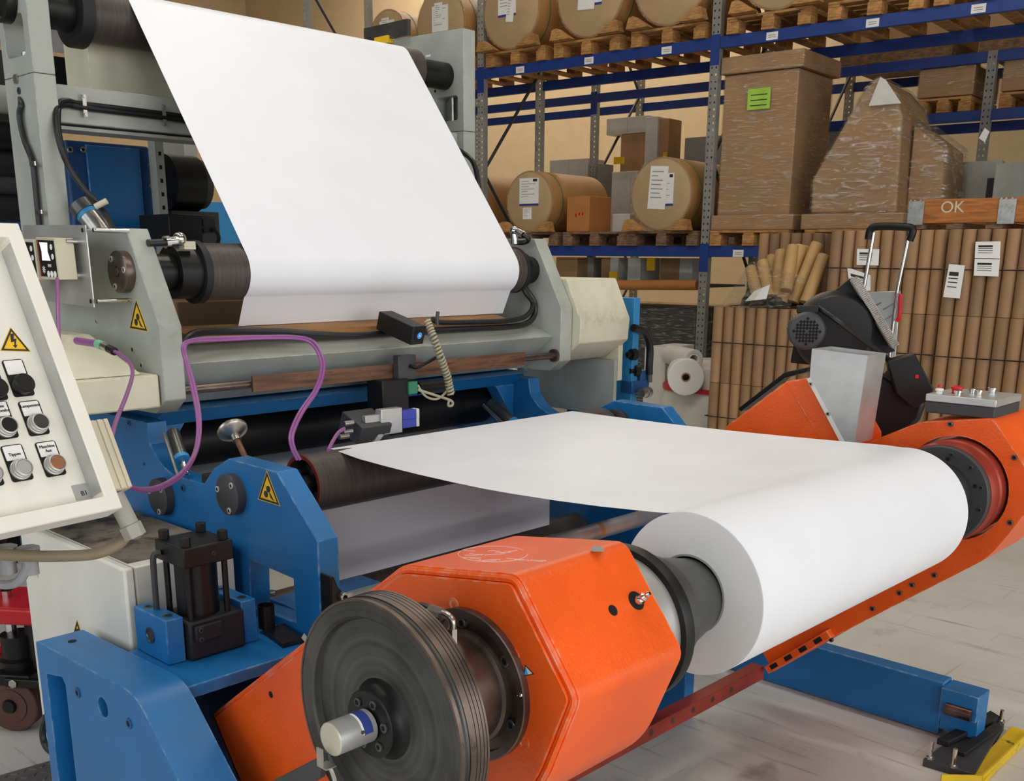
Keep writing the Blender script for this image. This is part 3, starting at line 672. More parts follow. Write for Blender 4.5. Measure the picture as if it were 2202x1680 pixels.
# right arm, mirrored
headR = fillet([(1.393, 1.093), (1.245, 1.172), (1.033, 1.206), (.93, 1.081), (.905, .955), (.989, .799), (1.441, .432), (1.664, .234), (1.975, .640)], {1: .03, 2: .02, 5: .05})
MB().prism(headR, 3.1, 3.39, [circ(1.12, .986, .158, 48)]).build('drive_head', 'orange', us, .006, seg=3)
pr_ = [(1.40, 1.09), (1.98, 1.05), (1.96, .86), (1.79, .62), (1.60, .80)]
for q in ((2044, 912), (2182, 984), (2173, 1124), (1788, 1376), (1877, 1309), (1935, 1275), (1962, 1258), (2010, 1237)):
    p = pX(*q, 3.1)
    MB().bolt(p, -XA, .008, .006).build('bolt', 'gunmetal', us)
ch2 = empty('reel_chuck', (2.99, 1.12, .986), 'dark grey bolted chuck plate in the round opening of the far orange head', 'chuck')
MB().lathe((2.756, 1.12, .986), XA, [(0, .09), (.17, .095), (.229, .096)], 60).build('mandrel', 'gunmetal', ch2)
fl = MB(); fl.lathe((2.985, 1.12, .986), XA, [(0, .139), (.003, .142), (.02, .142)], 72); fo = fl.build('flange', 'charcoal', ch2)
MB().lathe((3.005, 1.12, .986), XA, [(0, .1435), (.015, .1495), (.04, .1495), (.045, .145), (.06, .145), (.065, .150), (.10, .150), (.105, .146), (.2, .146)], 72).build('clamp_ring', 'red_ring', ch2)
for k in range(12):
    a = math.radians(12+30*k); p = (2.985, 1.12+.124*math.cos(a), .986+.124*math.sin(a)); MB().bolt(p, -XA, .0075, .004).build('bolt', 'charcoal', fo)
hl = MB()
for k in range(6):
    a = math.radians(38+60*k); p = V((2.985, 1.12+.108*math.cos(a), .986+.108*math.sin(a))); hl.cyl(p-XA*.0006, p+XA*.002, .006, 12)
hl.build('pin_hole', 'dark_hole', fo)
# slotted flange at the end of the right arm
sl = MB(); a, b_, c, d = (pX(*q, 3.098) for q in ((1700, 1408), (1793, 1366), (1800, 1385), (1690, 1440)))
ln_ = MB(); zb = (1.664, .234)
ln_.prism([(1.666, .234), (1.447, .428), (1.466, .449), (1.685, .255)], 3.07, 3.0995); ln_.build('arm_flange', 'orange', us, .002)
fs = MB()
for k in range(4):
    t = .13+.235*k; y, z = 1.676+(1.457-1.676)*t, .2445+(.4385-.2445)*t
    fs.obox((3.0698, y, z), (.0006, 0, 0), (0, -.012, .0107), (0, .0055, .006))
fs.build('slot', 'dark_hole', us)
# tie rails between the arms
MB().box((1.3662, 1.70, .195), (3.1, 1.75, .245)).build('tie_rail', 'red_ring', us, .002)
rh = MB()
for k in range(12):
    x = 1.62+.115*k; rh.cyl((x, 1.6995, .222), (x, 1.7005, .222), .011, 14)
rh.build('rail_hole', 'dark_steel', us)
# ------------------------------------------------------------------ brake disc with encoder
bd = empty('brake_disc', (.885, *AX), 'big dark turned brake disc on the near orange drive head', 'brake disc')
MB().lathe((.885, *AX), XA, [(.014, .002), (.014, .155), (.004, .158), (.004, .1585), (.0, .162), (0, .184), (.002, .187), (.006, .1885), (.012, .187), (.02, .1895), (.05, .1895), (.054, .187), (.054, .06)], 96).build('disc', 'turned', bd, smooth=25)
MB().lathe((.8990, *AX), -XA, [(0, .064), (.006, .058), (.014, .054), (.024, .053), (.026, .051), (.026, .02)], 56).build('hub', 'black', bd)
rm = MB()
for r in (.1893,):
    for x in (.912, .919, .926, .932): rm.ring((x, *AX), XA, r, r+.0009, .0012, 96)
rm.build('rim_groove', 'black', bd)
MB().ring((.9005, *AX), XA, .188, .1899, .0365, 96).build('rim_band', 'dark_steel', bd)
MB().ring((.8845, *AX), XA, .1845, .1886, .006, 96).build('rim_edge', 'dark_steel', bd)
for k in range(6):
    a = math.radians(50+60*k); MB().bolt((.873, AX[0]+.037*math.cos(a), AX[1]+.037*math.sin(a)), -XA, .0072, .003).build('bolt', 'gunmetal', bd)
en = empty('rotary_encoder', (.80, *AX), 'small silver cylinder with a blue label on the dark disc hub', 'encoder')
MB().lathe((.803, *AX), XA, [(0, .0245), (.0012, .0254), (.066, .0254), (.067, .0245)], 48).build('encoder_body', 'aluminium', en, smooth=30)
tag(MB().lathe((.8024, *AX), XA, [(0, .0238), (.0006, .0243)], 48).build('end_cap', 'tan_plastic', en), 'cream end cap')
MB().cyl((.868, *AX), (.874, *AX), .015).build('shaft', 'dark_steel', en)
def cyl_patch(x0, x1, r, a0, a1, n=14):
    f = lambda x, a, r_: V((x, AX[0]+r_*math.cos(a), AX[1]+r_*math.sin(a)))
    mb = MB(); an_ = [math.radians(a0+(a1-a0)*k/n) for k in range(n+1)]
    return mb.sheet([f(x0, a, r) for a in an_], [f(x1, a, r) for a in an_], .0005)
lo_ = cyl_patch(.845, .861, .0257, 72, 178).build('label', 'label_blue', en); tag(lo_, 'blue label with white lines')
cyl_patch(.8415, .845, .0257, 80, 176).build('label_strip', 'label', en)
MB().lathe((.842, AX[0]+.0252*math.cos(2.9), AX[1]+.0252*math.sin(2.9)), (0, math.cos(2.9), math.sin(2.9)), [(0, .003), (.001, .003)], 12).build('screw', 'dark_steel', en)
cl = MB(); q = pD(697, 1625, (V((.80, *AX))-EYE).dot(fw)); cl.box((q.x-.006, q.y-.004, q.z-.016), (q.x-.004, q.y+.010, q.z+.012)); cl.box((q.x-.006, q.y-.012, q.z-.018), (q.x+.012, q.y+.010, q.z-.016)); cl.build('cable_clip', 'steel', en)
tq = empty('torque_arm', (.83, 1.2, 0), 'dark bar reaching from lower left under the silver cylinder', 'bar')
d1, d2 = pX(700, 1632, .83), pX(590, 1690, .83); d3 = d2+(d2-d1)*1.2
MB().box((.815, d3.y-.03, 0), (.845, d3.y+.03, d3.z)).build('arm_post', 'charcoal', tq)
MB().plate([d1+V((0, 0, .008)), d3+V((0, 0, .012)), d3-V((0, 0, .045)), d1-V((0, -.01, .035))], .012).build('arm_bar', 'charcoal', tq, .002)
MB().tube([pX(705, 1640, .845), pX(716, 1662, .852), pX(722, 1690, .86), pX(722, 1750, .87)], .0045).build('bent_rod', 'chrome', tq)
# ------------------------------------------------------------------ near blue stand
ns = empty('blue_stand', (.955, 2.2, 0), 'near blue slotted pedestal plate at the lower left corner', 'stand')
SX0, SX1 = .897, 1.010
st = fillet([(2.435, 0), (2.435, .745), (1.93, .762), (1.60, .46), (1.40, 0)], {1: .012, 2: .05})
slot = [(2.392, .05), (2.392, .672), (2.30, .690), (2.285, .675), (2.285, .05)]
MB().prism(st, SX0, SX1, [slot, circ(2.094, .680, .0235, 28)]).build('pedestal_plate', 'blue', ns, .004)
MB().box((SX0+.09, 2.29, .06), (SX1-.004, 2.39, .66)).build('slot_back', 'blue', ns)
for q in ((168, 1490), (278, 1556)): p = pX(*q, SX0); MB().bolt(p, -XA, .0125, .003).build('bolt', 'steel_blue', ns)
hb = MB()
for x, y, r in (((SX0+SX1)/2, 2.36, .010),): hb.cyl((x, y, .747), (x, y, .7485), r, 18)
hb.build('drilled_hole', 'dark_hole', ns)
tb = MB(); tb.prism([(1.925, .714), (1.925, .744), (2.215, .744), (2.215, .714)], 1.0105, 1.3695); tb.build('bridge_plate', 'blue', ns, .003)
MB().box((1.0105, 1.94, .60), (1.03, 2.2, .713)).build('rib', 'blue', ns)
MB().box((1.031, 2.205, 0), (1.3695, 2.216, .7138)).build('rear_panel', 'steel_blue', ns)
# blocks either side of the cylinder
def block(x0, x1, y0, y1, z1, label, pin):
    e = empty('trunnion_block', ((x0+x1)/2, (y0+y1)/2, .744), label, 'bearing block', 'blue blocks holding the black cylinder')
    MB().box((x0, y0, .7445), (x1, y1, z1)).build('block_body', 'blue', e, .003)
    for y in (y0+.03, y1-.03): MB().bolt(((x0+x1)/2, y, z1), ZA, .0115, .001).build('bolt', 'gunmetal', e)
    if pin:
        MB().lathe((x0, (y0+y1)/2-.0, .744+.055), -XA, [(0, .019), (.003, .019), (.003, .016), (.0005, .015)], 28).build('trunnion_pin', 'gunmetal', e)
    return e
block(1.043, 1.087, 2.062, 2.212, .852, 'blue block with a round pin left of the black cylinder', True)
block(1.235, 1.275, 2.058, 2.208, .852, 'blue block right of the black cylinder, beside the base plate', False)
hc = empty('hydraulic_cylinder', (1.16, 2.12, .744), 'black cylinder with a bolted square head between two blue blocks', 'hydraulic cylinder')
HX0, HX1, HY0, HY1, HZ0, HZ1 = 1.090, 1.216, 2.045, 2.175, .966, 1.013
MB().box((HX0, HY0, HZ0), (HX1, HY1, HZ1)).build('head_plate', 'black', hc, .003)
cx, cy = (HX0+HX1)/2, (HY0+HY1)/2
MB().lathe((cx, cy, .83), ZA, [(0, .048), (HZ0-.83, .048)], 40).build('barrel', 'black', hc)
for sx in (-1, 1):
    for sy in (-1, 1):
        x, y = cx+sx*.047, cy+sy*.048
        MB().cyl((x, y, .82), (x, y, HZ0), .007, 14).build('tie_rod', 'black', hc)
        MB().cyl((x, y, HZ1), (x, y, HZ1+.022), .0125, 6).build('nut', 'black', hc, .001)
MB().box((1.0905, HY0+.0, .745), (1.2345, HY1, .838)).build('foot_block', 'black_matte', hc, .006)
MB().box((1.10, HY0-.012, .79), (1.17, HY0, .83)).build('port_block', 'black_matte', hc, .004)
b = MB()
for x, z in ((1.112, .82), (1.112, .797)): b.bolt((x, HY0-.0122, z), -YA, .006, .003)
b.bolt((1.165, HY0-.0002, .99), -YA, .005, .001)
b.build('screws', 'charcoal', hc)
MB().tube([(HX0-.002, HY1-.03, HZ0+.02), (HX0-.016, HY1-.025, HZ0+.016), (HX0-.020, HY1-.025, HZ0-.02), (HX0-.018, HY1-.02, .80), (HX0-.012, HY1-.02, .76)], .007).build('oil_pipe', 'charcoal', hc)
# black cup on a small base
p = pZ(600, 1372, .7445)
cu = empty('pipe_socket', (p.x, p.y, .744), 'short black pipe socket on a flat base plate on the blue bridge', 'socket')
a_, b_, c_, d_ = (pZ(*q, .7450) for q in ((564, 1362), (608, 1394), (655, 1382), (612, 1350)))
up_ = ZA*.012
MB().hexa([a_, b_, c_, d_], [a_+up_, b_+up_, c_+up_, d_+up_]).build('base_plate', 'black', cu, .001)
q = pZ(577, 1352, .757); MB().ring((q.x+.004, q.y+.012, .757), ZA, .0185, .0205, .058, 36).build('pipe', 'black', cu)
# pillow bearing on the blue plate edge
pb_ = empty('pillow_bearing', (1.40, 1.915, .80), 'dark pillow bearing with a yellow capped shaft on the blue plate edge', 'bearing')
MB().extr([fillet([(lambda q: (max(q.x, 1.3725), q.z))(pY(x, y, 1.888)) for x, y in ((684, 1252), (694, 1243), (720, 1243), (727, 1262), (757, 1296), (752, 1330), (686, 1350))], {3: .006, 4: .01})], lambda p: V((p[0], 1.888, p[1])), lambda p: V((p[0], 1.9295, p[1]))).build('housing', 'black', pb_, .004)
MB().bolt((1.404, 1.888, .866), -YA, .012, .012).build('bolt', 'steel', pb_)
q = pY(715, 1335, 1.86)
MB().cyl((q.x+.005, 1.888, q.z), (q.x-.002, 1.855, q.z), .020, 24).build('shaft', 'gunmetal', pb_)
tag(MB().lathe((q.x-.002, 1.8548, q.z), (-.06, -1, 0), [(0, .018), (.004, .016)], 20).build('shaft_cap', 'yellow_paint', pb_), 'worn yellow cap')
MB().box((1.435, 1.90, .615), (2.9, 1.93, .625)).build('edge_strip', 'yellow', bf)
# ------------------------------------------------------------------ control panel
P0 = pD(265, 1092, 1.5); ph_, al_ = math.radians(8), math.radians(64)
pu = V((math.cos(ph_), math.sin(ph_), 0)); pv_ = V((-math.sin(ph_)*math.cos(al_), math.cos(ph_)*math.cos(al_), math.sin(al_))); pn = pu.cross(pv_)
def PP(a, b, c=0): return P0+pu*a+pv_*b+pn*c
def px(x, y, c=0):
    d = ray(x, y); k = ((P0+pn*c)-EYE).dot(pn)/d.dot(pn); q = EYE+d*k-P0; return q.dot(pu), q.dot(pv_)
cp = empty('control_panel', tuple(P0), 'white slanted operator console with push buttons at the left picture edge', 'control panel')
W0, H1 = -.46, .445
MB().extr([[(W0, 0), (0, 0), (0, H1), (W0, H1)], [(W0+.022, .022), (-.022, .022), (-.022, H1-.022), (W0+.022, H1-.022)]], lambda p: PP(*p, 0), lambda p: PP(*p, -.045)).build('panel_frame', 'white_paint', cp, .002)
ft = -.032
MB().extr([[(W0+.022, .022), (-.022, .022), (-.022, H1-.022), (W0+.022, H1-.022)]], lambda p: PP(*p, ft), lambda p: PP(*p, -.044)).build('panel_face', 'white_paint', cp)
MB().hexa([PP(W0, 0, -.045), PP(0, 0, -.045), PP(0, H1, -.045), PP(W0, H1, -.045)], [PP(W0+.04, .05, -.20), PP(-.12, .05, -.20), PP(-.12, H1-.1, -.20), PP(W0+.04, H1-.1, -.20)]).build('housing', 'white_paint', cp, .004)
al2 = MB(); al2.extr([[(-.0225, .03), (-.0215, .03), (-.0215, H1-.03), (-.0225, H1-.03)]], lambda p: PP(*p, -.002), lambda p: PP(*p, -.0318)); al2.build('side_liner', 'aluminium', cp)
# buttons with their legend plates
def btn(x, y, lx, ly, kind, words, label=None):
    a, b = px(x, y, ft+.012); la, lb_ = px(lx, ly, ft+.002)
    e = MB(); w, h_ = .0155, .0235
    e.extr([rrect(a-w, a+w, b-w*1.02, lb_+.014, .004)], lambda p: PP(*p, ft), lambda p: PP(*p, ft+.0015)); hd = e.build('legend_holder', 'black', cp)
    MB().extr([rrect(a-w*.86, a+w*.86, lb_-.0085, lb_+.0125, .0015)], lambda p: PP(*p, ft+.0016), lambda p: PP(*p, ft+.0024)).build('legend_plate', 'label', hd)
    for k, wd in enumerate(words): text(wd, 'legend', PP(a, lb_+.006-.0065*k, ft+.0027), pu, pv_, .0062, 'ink', hd)
    if kind == 'selector':
        MB().lathe(PP(a, b, ft+.0016), pn, [(0, .0148), (.012, .0145), (.014, .013)], 32).build('selector_knob', 'black', cp); return
    MB().lathe(PP(a, b, ft+.0016), pn, [(0, .0145), (.004, .0148), (.0045, .0135), (.009, .0135), (.0095, .0125), (.014, .0125), (.0145, .0108), (.012, .0106)], 36).build('bezel', 'bolt', cp)
    MB().lathe(PP(a, b, ft+.012), pn, [(0, .0104), (.0035, .0104), (.004, .0098)], 32).build('button_face', {'green': 'gunmetal', 'black': 'black', 'clear': 'bolt', 'amber': 'copper'}[kind], cp)
btn(86, 908, 80, 880, 'green', ['Lampentest'])
btn(18, 915, 12, 882, 'black', ['Tippen', 'Druckwalze'])
btn(50, 1006, 44, 975, 'clear', ['', 'Tippen'])
btn(122, 996, 110, 968, 'amber', ['Maschine', 'Aus'])
btn(-14, 1018, -18, 985, 'clear', [''])
btn(53, 824, 44, 792, 'selector', [''])
btn(-5, 833, -10, 800, 'selector', [''])
a, b = px(176, 1058, ft)
bp2 = MB().extr([[(a-.013, b-.0115), (a+.013, b-.0115), (a+.013, b+.0115), (a-.013, b+.0115)]], lambda p: PP(*p, ft+.0002), lambda p: PP(*p, ft+.0012)).build('tag_plate', 'aluminium', cp)
text('B1', 'tag_text', PP(a+.002, b-.003, ft+.0014), pu, pv_, .010, 'ink', bp2)
q = [PP(*px(x, y, ft), ft) for x, y in ((22, 704), (0, 755), (66, 757))]
tri_sign(cp, q[0], q[1], q[2], pn, 'bolt')
# heavy connector on the side of the console
con = empty('cable_connector', tuple(PP(.01, .05, -.07)), 'grey ribbed plug connector on the right side of the white console', 'connector')
MB().obox(PP(.019, .085, -.035), pu*.0175, pv_*.055, pn*.022).build('hood', 'tan_plastic', con, .003)
rb2 = MB()
for k in range(3): rb2.obox(PP(.008+.011*k, .085, -.0125), pu*.003, pv_*.054, pn*.002)
rb2.build('rib', 'tan_plastic', con)
MB().cyl(PP(.016, .03, -.035), PP(.026, -.02, -.04), .014, 12).build('gland', 'grey_box', con, .001)
MB().cyl(PP(.026, -.02, -.04), PP(.03, -.04, -.042), .017, 6).build('gland_nut', 'grey_box', con, .001)
e0 = PP(.03, -.04, -.042)
hs = MB(); hs.tube([e0, pD(282, 1125, 1.56), pD(262, 1165, 1.56), pD(210, 1190, 1.55), pD(140, 1196, 1.53), pD(60, 1196, 1.5), pD(-40, 1190, 1.48)], .0085, 12)
tag(hs.build('cable_hose', 'brown_hose'), 'thick brown cable curving under the white console from its grey plug', 'cable')
for i, (x, y, l) in enumerate(((35, 1175, 'grey cable gland under the console, nearer the picture edge'), )): pass
gl = MB()
for x, y in ((12, 1188), (60, 1190)):
    p = pD(x, y-14, 1.52); gl.cyl(p, p-ZA*.022, .016, 6); gl.cyl(p-ZA*.022, p-ZA*.042, .012, 14)
gl.build('cable_glands', 'grey_hose', cp)
for k, (pts, l) in enumerate(((((60, 1208, 1.52), (58, 1222, 1.52), (40, 1250, 1.53), (10, 1258, 1.54), (-30, 1250, 1.54)), 'outer grey flexible conduit looping below the console'),
                              (((12, 1206, 1.52), (14, 1222, 1.53), (0, 1230, 1.53), (-30, 1232, 1.54)), 'inner grey conduit stub below the console'))):
    tag(MB().tube([pD(*p) for p in pts], .007, 10).build('conduit', 'grey_hose'), l, 'cable')
arm = empty('console_arm', tuple(PP(-.3, .2, -.3)), 'white support arm and post behind the operator console', 'support arm')
MB().obox(PP(-.3, .2, -.232), pu*.06, pv_*.06, pn*.031).build('bracket', 'white_paint', arm, .004)
q = PP(-.3, .2, -.262); MB().tube([q, q+V((-.02, .12, -.05)), q+V((-.25, .35, -.1)), V((q.x-.3, q.y+.42, .9)), V((q.x-.3, q.y+.42, 0))], .03, 16).build('post', 'white_paint', arm)
# ------------------------------------------------------------------ white switch cabinet with pale box
cb = empty('switch_cabinet', (1.2, 2.55, .28), 'pale grey switch cabinet with keyhole and lightning sign behind the blue pedestal', 'cabinet')
MB().box((1.078, 2.262, .28), (1.345, 2.86, .928)).build('cabinet_body', 'white_paint', cb, .004)
MB().box((1.045, 2.248, .29), (1.070, 2.856, .932)).build('cabinet_door', 'white_paint', cb, .006)
MB().box((1.07, 2.27, .30), (1.078, 2.85, .92)).build('door_gasket', 'black', cb)
MB().box((1.08, 2.30, .9285), (1.34, 2.86, .9300)).build('dust_cover', 'dusty', cb)
kp = pX(77, 1226, 1.045); MB().box((1.0425, kp.y-.014, kp.z-.02), (1.0455, kp.y+.014, kp.z+.02)).build('lock_plate', 'cream', cb, .001)
MB().lathe((1.0425, kp.y, kp.z), -XA, [(0, .006), (.0006, .006)], 12).build('keyhole', 'dark_hole', cb)
tri_sign(cb, pX(166, 1332, 1.045), pX(148, 1400, 1.045), pX(192, 1410, 1.045), -XA, 'bolt')
MB().box((1.09, 2.30, 0), (1.33, 2.8, .279)).build('plinth', 'charcoal', cb)
tag(MB().tube([pD(100, 1540, 2.6), pD(92, 1570, 2.62), pD(96, 1600, 2.62), pD(112, 1618, 2.6), pD(128, 1622, 2.58)], .009).build('floor_cable', 'cable'), 'black cable loop by the floor behind the blue pedestal', 'cable')
# tread plate on the floor
pts = [pZ(*q, .006) for q in ((-60, 1685), (118, 1633), (140, 1700), (-80, 1760))]
tp = empty('tread_plate', tuple(sum(pts, V())/4-ZA*.006), 'grey tread plate on the floor in the lower left corner', 'floor plate')
mb = MB(); mb.hexa([p-ZA*.0058 for p in pts], pts); mb.build('plate', 'tread', tp)
rd = MB()
for i in range(9):
    for j in range(5):
        c = pts[0].lerp(pts[1], (i+.5)/9).lerp(pts[3].lerp(pts[2], (i+.5)/9), (j+.5)/5); d = V((.7, .7, 0)) if (i+j) % 2 else V((.7, -.7, 0)); e2 = V((-d.y, d.x, 0))
        rd.obox(c+ZA*.001, d*.011, e2*.003, ZA*.0012)
rd.build('raised_studs', 'tread', tp)
# pallet truck behind the cabinet
pj = empty('pallet_truck', tuple(pZ(40, 1568, 0)), 'red pallet truck with a brown wheel behind the switch cabinet', 'pallet truck')
wc = pZ(40, 1566, 0); wa = V((.93, -.37, 0)); wn = V((-wa.y, wa.x, 0))
wp = wc+ZA*.1; ax_ = V((1, .12, 0)).normalized()
ax_ = V((.80, .60, 0))
tag(MB().lathe(wp-ax_*.03, ax_, [(0, .085), (.002, .097), (.006, .1), (.054, .1), (.058, .097), (.06, .085)], 48).build('wheel', 'brown_wheel', pj), 'brown steering wheel')
MB().lathe(wp-ax_*.034, ax_, [(0, .062), (.008, .06), (.008, .03)], 36).build('wheel_disc', 'brown_wheel', pj)
MB().lathe(wp-ax_*.045, ax_, [(0, .006), (0, .022), (.008, .026), (.02, .028)], 24).build('wheel_hub', 'black', pj)
ctr = wp+ax_*.06; side = V((ax_.y, -ax_.x, 0))
fk = MB(); fk.obox(ctr+ZA*.10+side*.02, ax_*.10, side*.07, ZA*.022); fk.obox(ctr-ax_*.098+ZA*.095+side*.08, ax_*.012, side*.08, ZA*.017); fk.build('wheel_fork', 'black', pj, .006)
MB().bolt(ctr-ax_*.111+ZA*.095+side*.035, -ax_, .016, .006, False).build('fork_bolt', 'steel', pj)
MB().lathe(ctr+ZA*.12, ZA, [(0, .07), (.03, .07), (.04, .058), (.12, .058)], 28).build('pump_base', 'black', pj)
MB().lathe(ctr+ZA*.12+side*.075+ax_*.02, ZA, [(0, .05), (.15, .05), (.165, .042)], 24).build('pump_cylinder', 'black', pj)
MB().cyl(ctr+ZA*.24-side*.02, ctr+ZA*.40-side*.02, .02).build('lift_ram', 'chrome', pj)
MB().obox(ctr+ZA*.345+side*.05, ax_*.12, side*.24, ZA*.032).build('front_bridge', 'red', pj, .012)
MB().obox(ctr+ZA*.22+side*.20+ax_*.03, ax_*.09, side*.035, ZA*.10).build('side_arm', 'yellow_paint', pj, .01)
MB().obox(ctr-side*.09+ZA*.09-ax_*.02+side*.02+YA*.45, XA*.08, YA*.32, ZA*.03).build('fork_tine', 'red', pj, .006)
# ------------------------------------------------------------------ blue foot on the floor, floor anchor block and yellow guard
ff = empty('outrigger_foot', (3.54, 1.6, 0), 'blue outrigger foot of the unwind stand lying on the floor', 'machine foot')
MB().box((3.5, 1.215, .005), (3.576, 2.4, .204)).build('foot_beam', 'blue', ff, .005)
a, b = pX(2112, 1487, 3.46), pX(2120, 1585, 3.46)
e0 = pX(2030, 1500, 3.49)
MB().box((3.475, 1.085, .10), (3.58, 1.214, .195)).build('foot_block', 'blue', ff, .003)
MB().cyl((3.474, 1.19, .125), (3.474, 1.10, .125), .022, 20).build('locating_pin', 'dark_steel', ff)
MB().box((3.50, 1.085, .030), (3.58, 1.214, .0995)).build('foot_pad', 'blue', ff, .002)
fa_ = empty('floor_anchor', tuple(pZ(2080, 1610, 0)), 'black grooved floor rail with steel studs at the lower right', 'floor rail')
def fq(x, y, z): return pZ(x, y, z)
def slab(qs, z0, z1, nm, m, par, bev=.002):
    t = [fq(x, y, z1) for x, y in qs]; MB().hexa([V((p.x, p.y, z0)) for p in t], t).build(nm, m, par, bev)
slab([(1985, 1632), (2095, 1665), (2160, 1556), (2118, 1540)], .001, .028, 'rail_base', 'charcoal', fa_)
slab([(2015, 1588), (2040, 1595), (2150, 1540), (2130, 1528)], .028, .05, 'rail_lip', 'black_matte', fa_)
slab([(2052, 1613), (2075, 1621), (2157, 1562), (2140, 1552)], .028, .042, 'rail_lip', 'black_matte', fa_)
for q, q2 in (((2000, 1632), (2007, 1592)), ((2050, 1650), (2056, 1610)), ((2152, 1553), (2155, 1528))):
    p = fq(*q, .028); p2 = pY(*q2, p.y); MB().cyl(p, V((p.x, p.y, max(p2.z, .06))), .0075, 14).build('stud', 'chrome', fa_); MB().cyl(p, p+ZA*.008, .014, 6).build('nut', 'steel', fa_)
yg = empty('floor_guard', tuple(fq(2140, 1630, 0)), 'scuffed yellow floor guard strip in the lower right corner', 'floor guard')
slab([(2078, 1662), (2118, 1680), (2210, 1572), (2175, 1562)], .001, .02, 'guard_strip', 'yellow_paint', yg)
r0 = [fq(*q, .035) for q in ((2025, 1666), (2112, 1668), (2215, 1572))]
gr = MB()
for p, q in zip(r0, r0[1:]): gr.plate([p, q, V((q.x, q.y, .001)), V((p.x, p.y, .001))], .006)
gr.build('guard_rail', 'yellow_paint', yg)
# ------------------------------------------------------------------ things on the far orange arm
X3 = 3.1
go = MB(); A_ = [(1560, 918), (1690, 821), (1738, 812), (1812, 950), (1812, 975), (1560, 965)]
f3 = [pX(*q, 3.02) for q in A_]
gd = empty('arm_guard', (3.1, 1.7, 1.0), 'orange sloping guard box behind the white web carrying the aluminium chute', 'guard')
G = [(p.y, p.z) for p in f3]
MB().prism([G[0], G[1], (G[2][0]-.0, G[2][1]), G[3], G[4], G[5]], 3.02, 3.30).build('guard_box', 'orange', gd, .004)
kx = [pX(*q, 3.018) for q in ((1692, 823), (1735, 815), (1808, 947), (1765, 947))]
MB().plate([p for p in kx], .003).build('face_strip', 'orange', gd)
bk = [pX(*q, 3.32) for q in ((1595, 885), (1690, 812), (1735, 800), (1740, 790), (1690, 800), (1590, 878))]
MB().prism([(p.y, p.z) for p in bk], 3.31, 3.36).build('back_cover', 'black', gd, .003)
al = empty('aluminium_chute', (3.05, 1.5, 1.1), 'open rectangular aluminium chute standing on the orange guard', 'chute')
# chute: four walls between a lower and an upper rectangle
tn = [pX(1747, 750, 2.99), pX(1866, 765, 2.99)]                      # near top edge
bn = [pX(1741, 822, 2.99), pX(1836, 955, 2.99)]
dp = pX(1904, 757, 2.99)
dx = V((.16, .0, 0))
T0, T1 = tn; B0, B1 = bn
def wall(a, b, c, d, nm='wall'): MB().plate([a, b, c, d], .003).build(nm, 'aluminium', al)
far_ = pY(1905, 756, T1.y) - T1; far_ = V((far_.x, 0, 0))
B1b = V((B1.x, B1.y, B1.z))
B2 = pX(1816, 950, 2.99); MB().plate([T0, T1, B1, B2, B0], .003).build('front_wall', 'aluminium', al); wall(T1, T1+far_, B1+far_, B1, 'side_wall'); wall(T0+far_, T1+far_, B1+far_, B0+far_, 'back_wall'); wall(T0, T0+far_, B0+far_, B0, 'side_wall')
sq = MB()
for q in ((1744, 826), (1781, 890)): sq.bolt(pX(*q, 2.9885), -XA, .007, .004)
sq.build('screws', 'steel', al)
fl2 = [pX(*q, 2.988) for q in ((1735, 815), (1742, 812), (1816, 950), (1806, 950))]
MB().plate(fl2, .002).build('flange_strip', 'white_box', al)
# blower
bl = empty('blower', (3.3, 1.8, 1.3), 'black radial blower with square intake and ribbed motor above the orange guard', 'blower')
DB = 3.55
cc = pX(1805, 705, 3.40); NB = V((-.86, -.5, 0)).normalized()
ux = V((-NB.y, NB.x, 0)); 
if ux.dot(rt) < 0: ux = -ux
def bp3(x, y, k=0):    # point on the blower face plane through cc
    d = ray(x, y); t = (cc+NB*k-EYE).dot(NB)/d.dot(NB); return EYE+d*t
c0_ = bp3(1795, 715); r_ = (bp3(1890, 745)-c0_).length
r_ = .135
MB().lathe(c0_-NB*.14, NB, [(0, r_*1.02), (.115, r_*1.02), (.14, r_*.9), (.142, r_*.6)], 48).build('volute', 'black', bl)
sqp = [bp3(*q, -.14) for q in ((1828, 598), (1715, 690), (1700, 780), (1800, 790), (1925, 755))]
MB().extr([[((p-c0_).dot(ux), p.z) for p in sqp]], lambda p: c0_+ux*p[0]+V((0, 0, p[1]-c0_.z))-NB*.16, lambda p: c0_+ux*p[0]+V((0, 0, p[1]-c0_.z))-NB*.13).build('back_plate', 'black', bl, .003)
# mesh intake along the sloping side
m0, m1 = bp3(1836, 600, -.08), bp3(1922, 742, -.08); md = (m1-m0); mn = NB.cross(md).normalized()
MB().obox((m0+m1)/2-NB*.0, md*.5, NB*.07, mn*.012).build('intake_mesh', 'mesh_metal', bl)
ms = MB()
for k in range(40):
    p = m0.lerp(m1, (k+.5)/40); ms.obox(p+NB*.0703, md.normalized()*.0007, NB*.0006, mn*.012); ms.obox(p+mn*.0123, md.normalized()*.0007, NB*.07, mn*.0005); ms.obox(p-mn*.0123, md.normalized()*.0007, NB*.07, mn*.0005)
for k in range(6): ms.obox((m0+m1)/2+NB*(-.06+.024*k)+mn*.0125, md*.5, NB*.001, mn*.0008); ms.obox((m0+m1)/2+NB*(-.06+.024*k)-mn*.0125, md*.5, NB*.001, mn*.0008)
ms.build('mesh_wire', 'steel', bl)
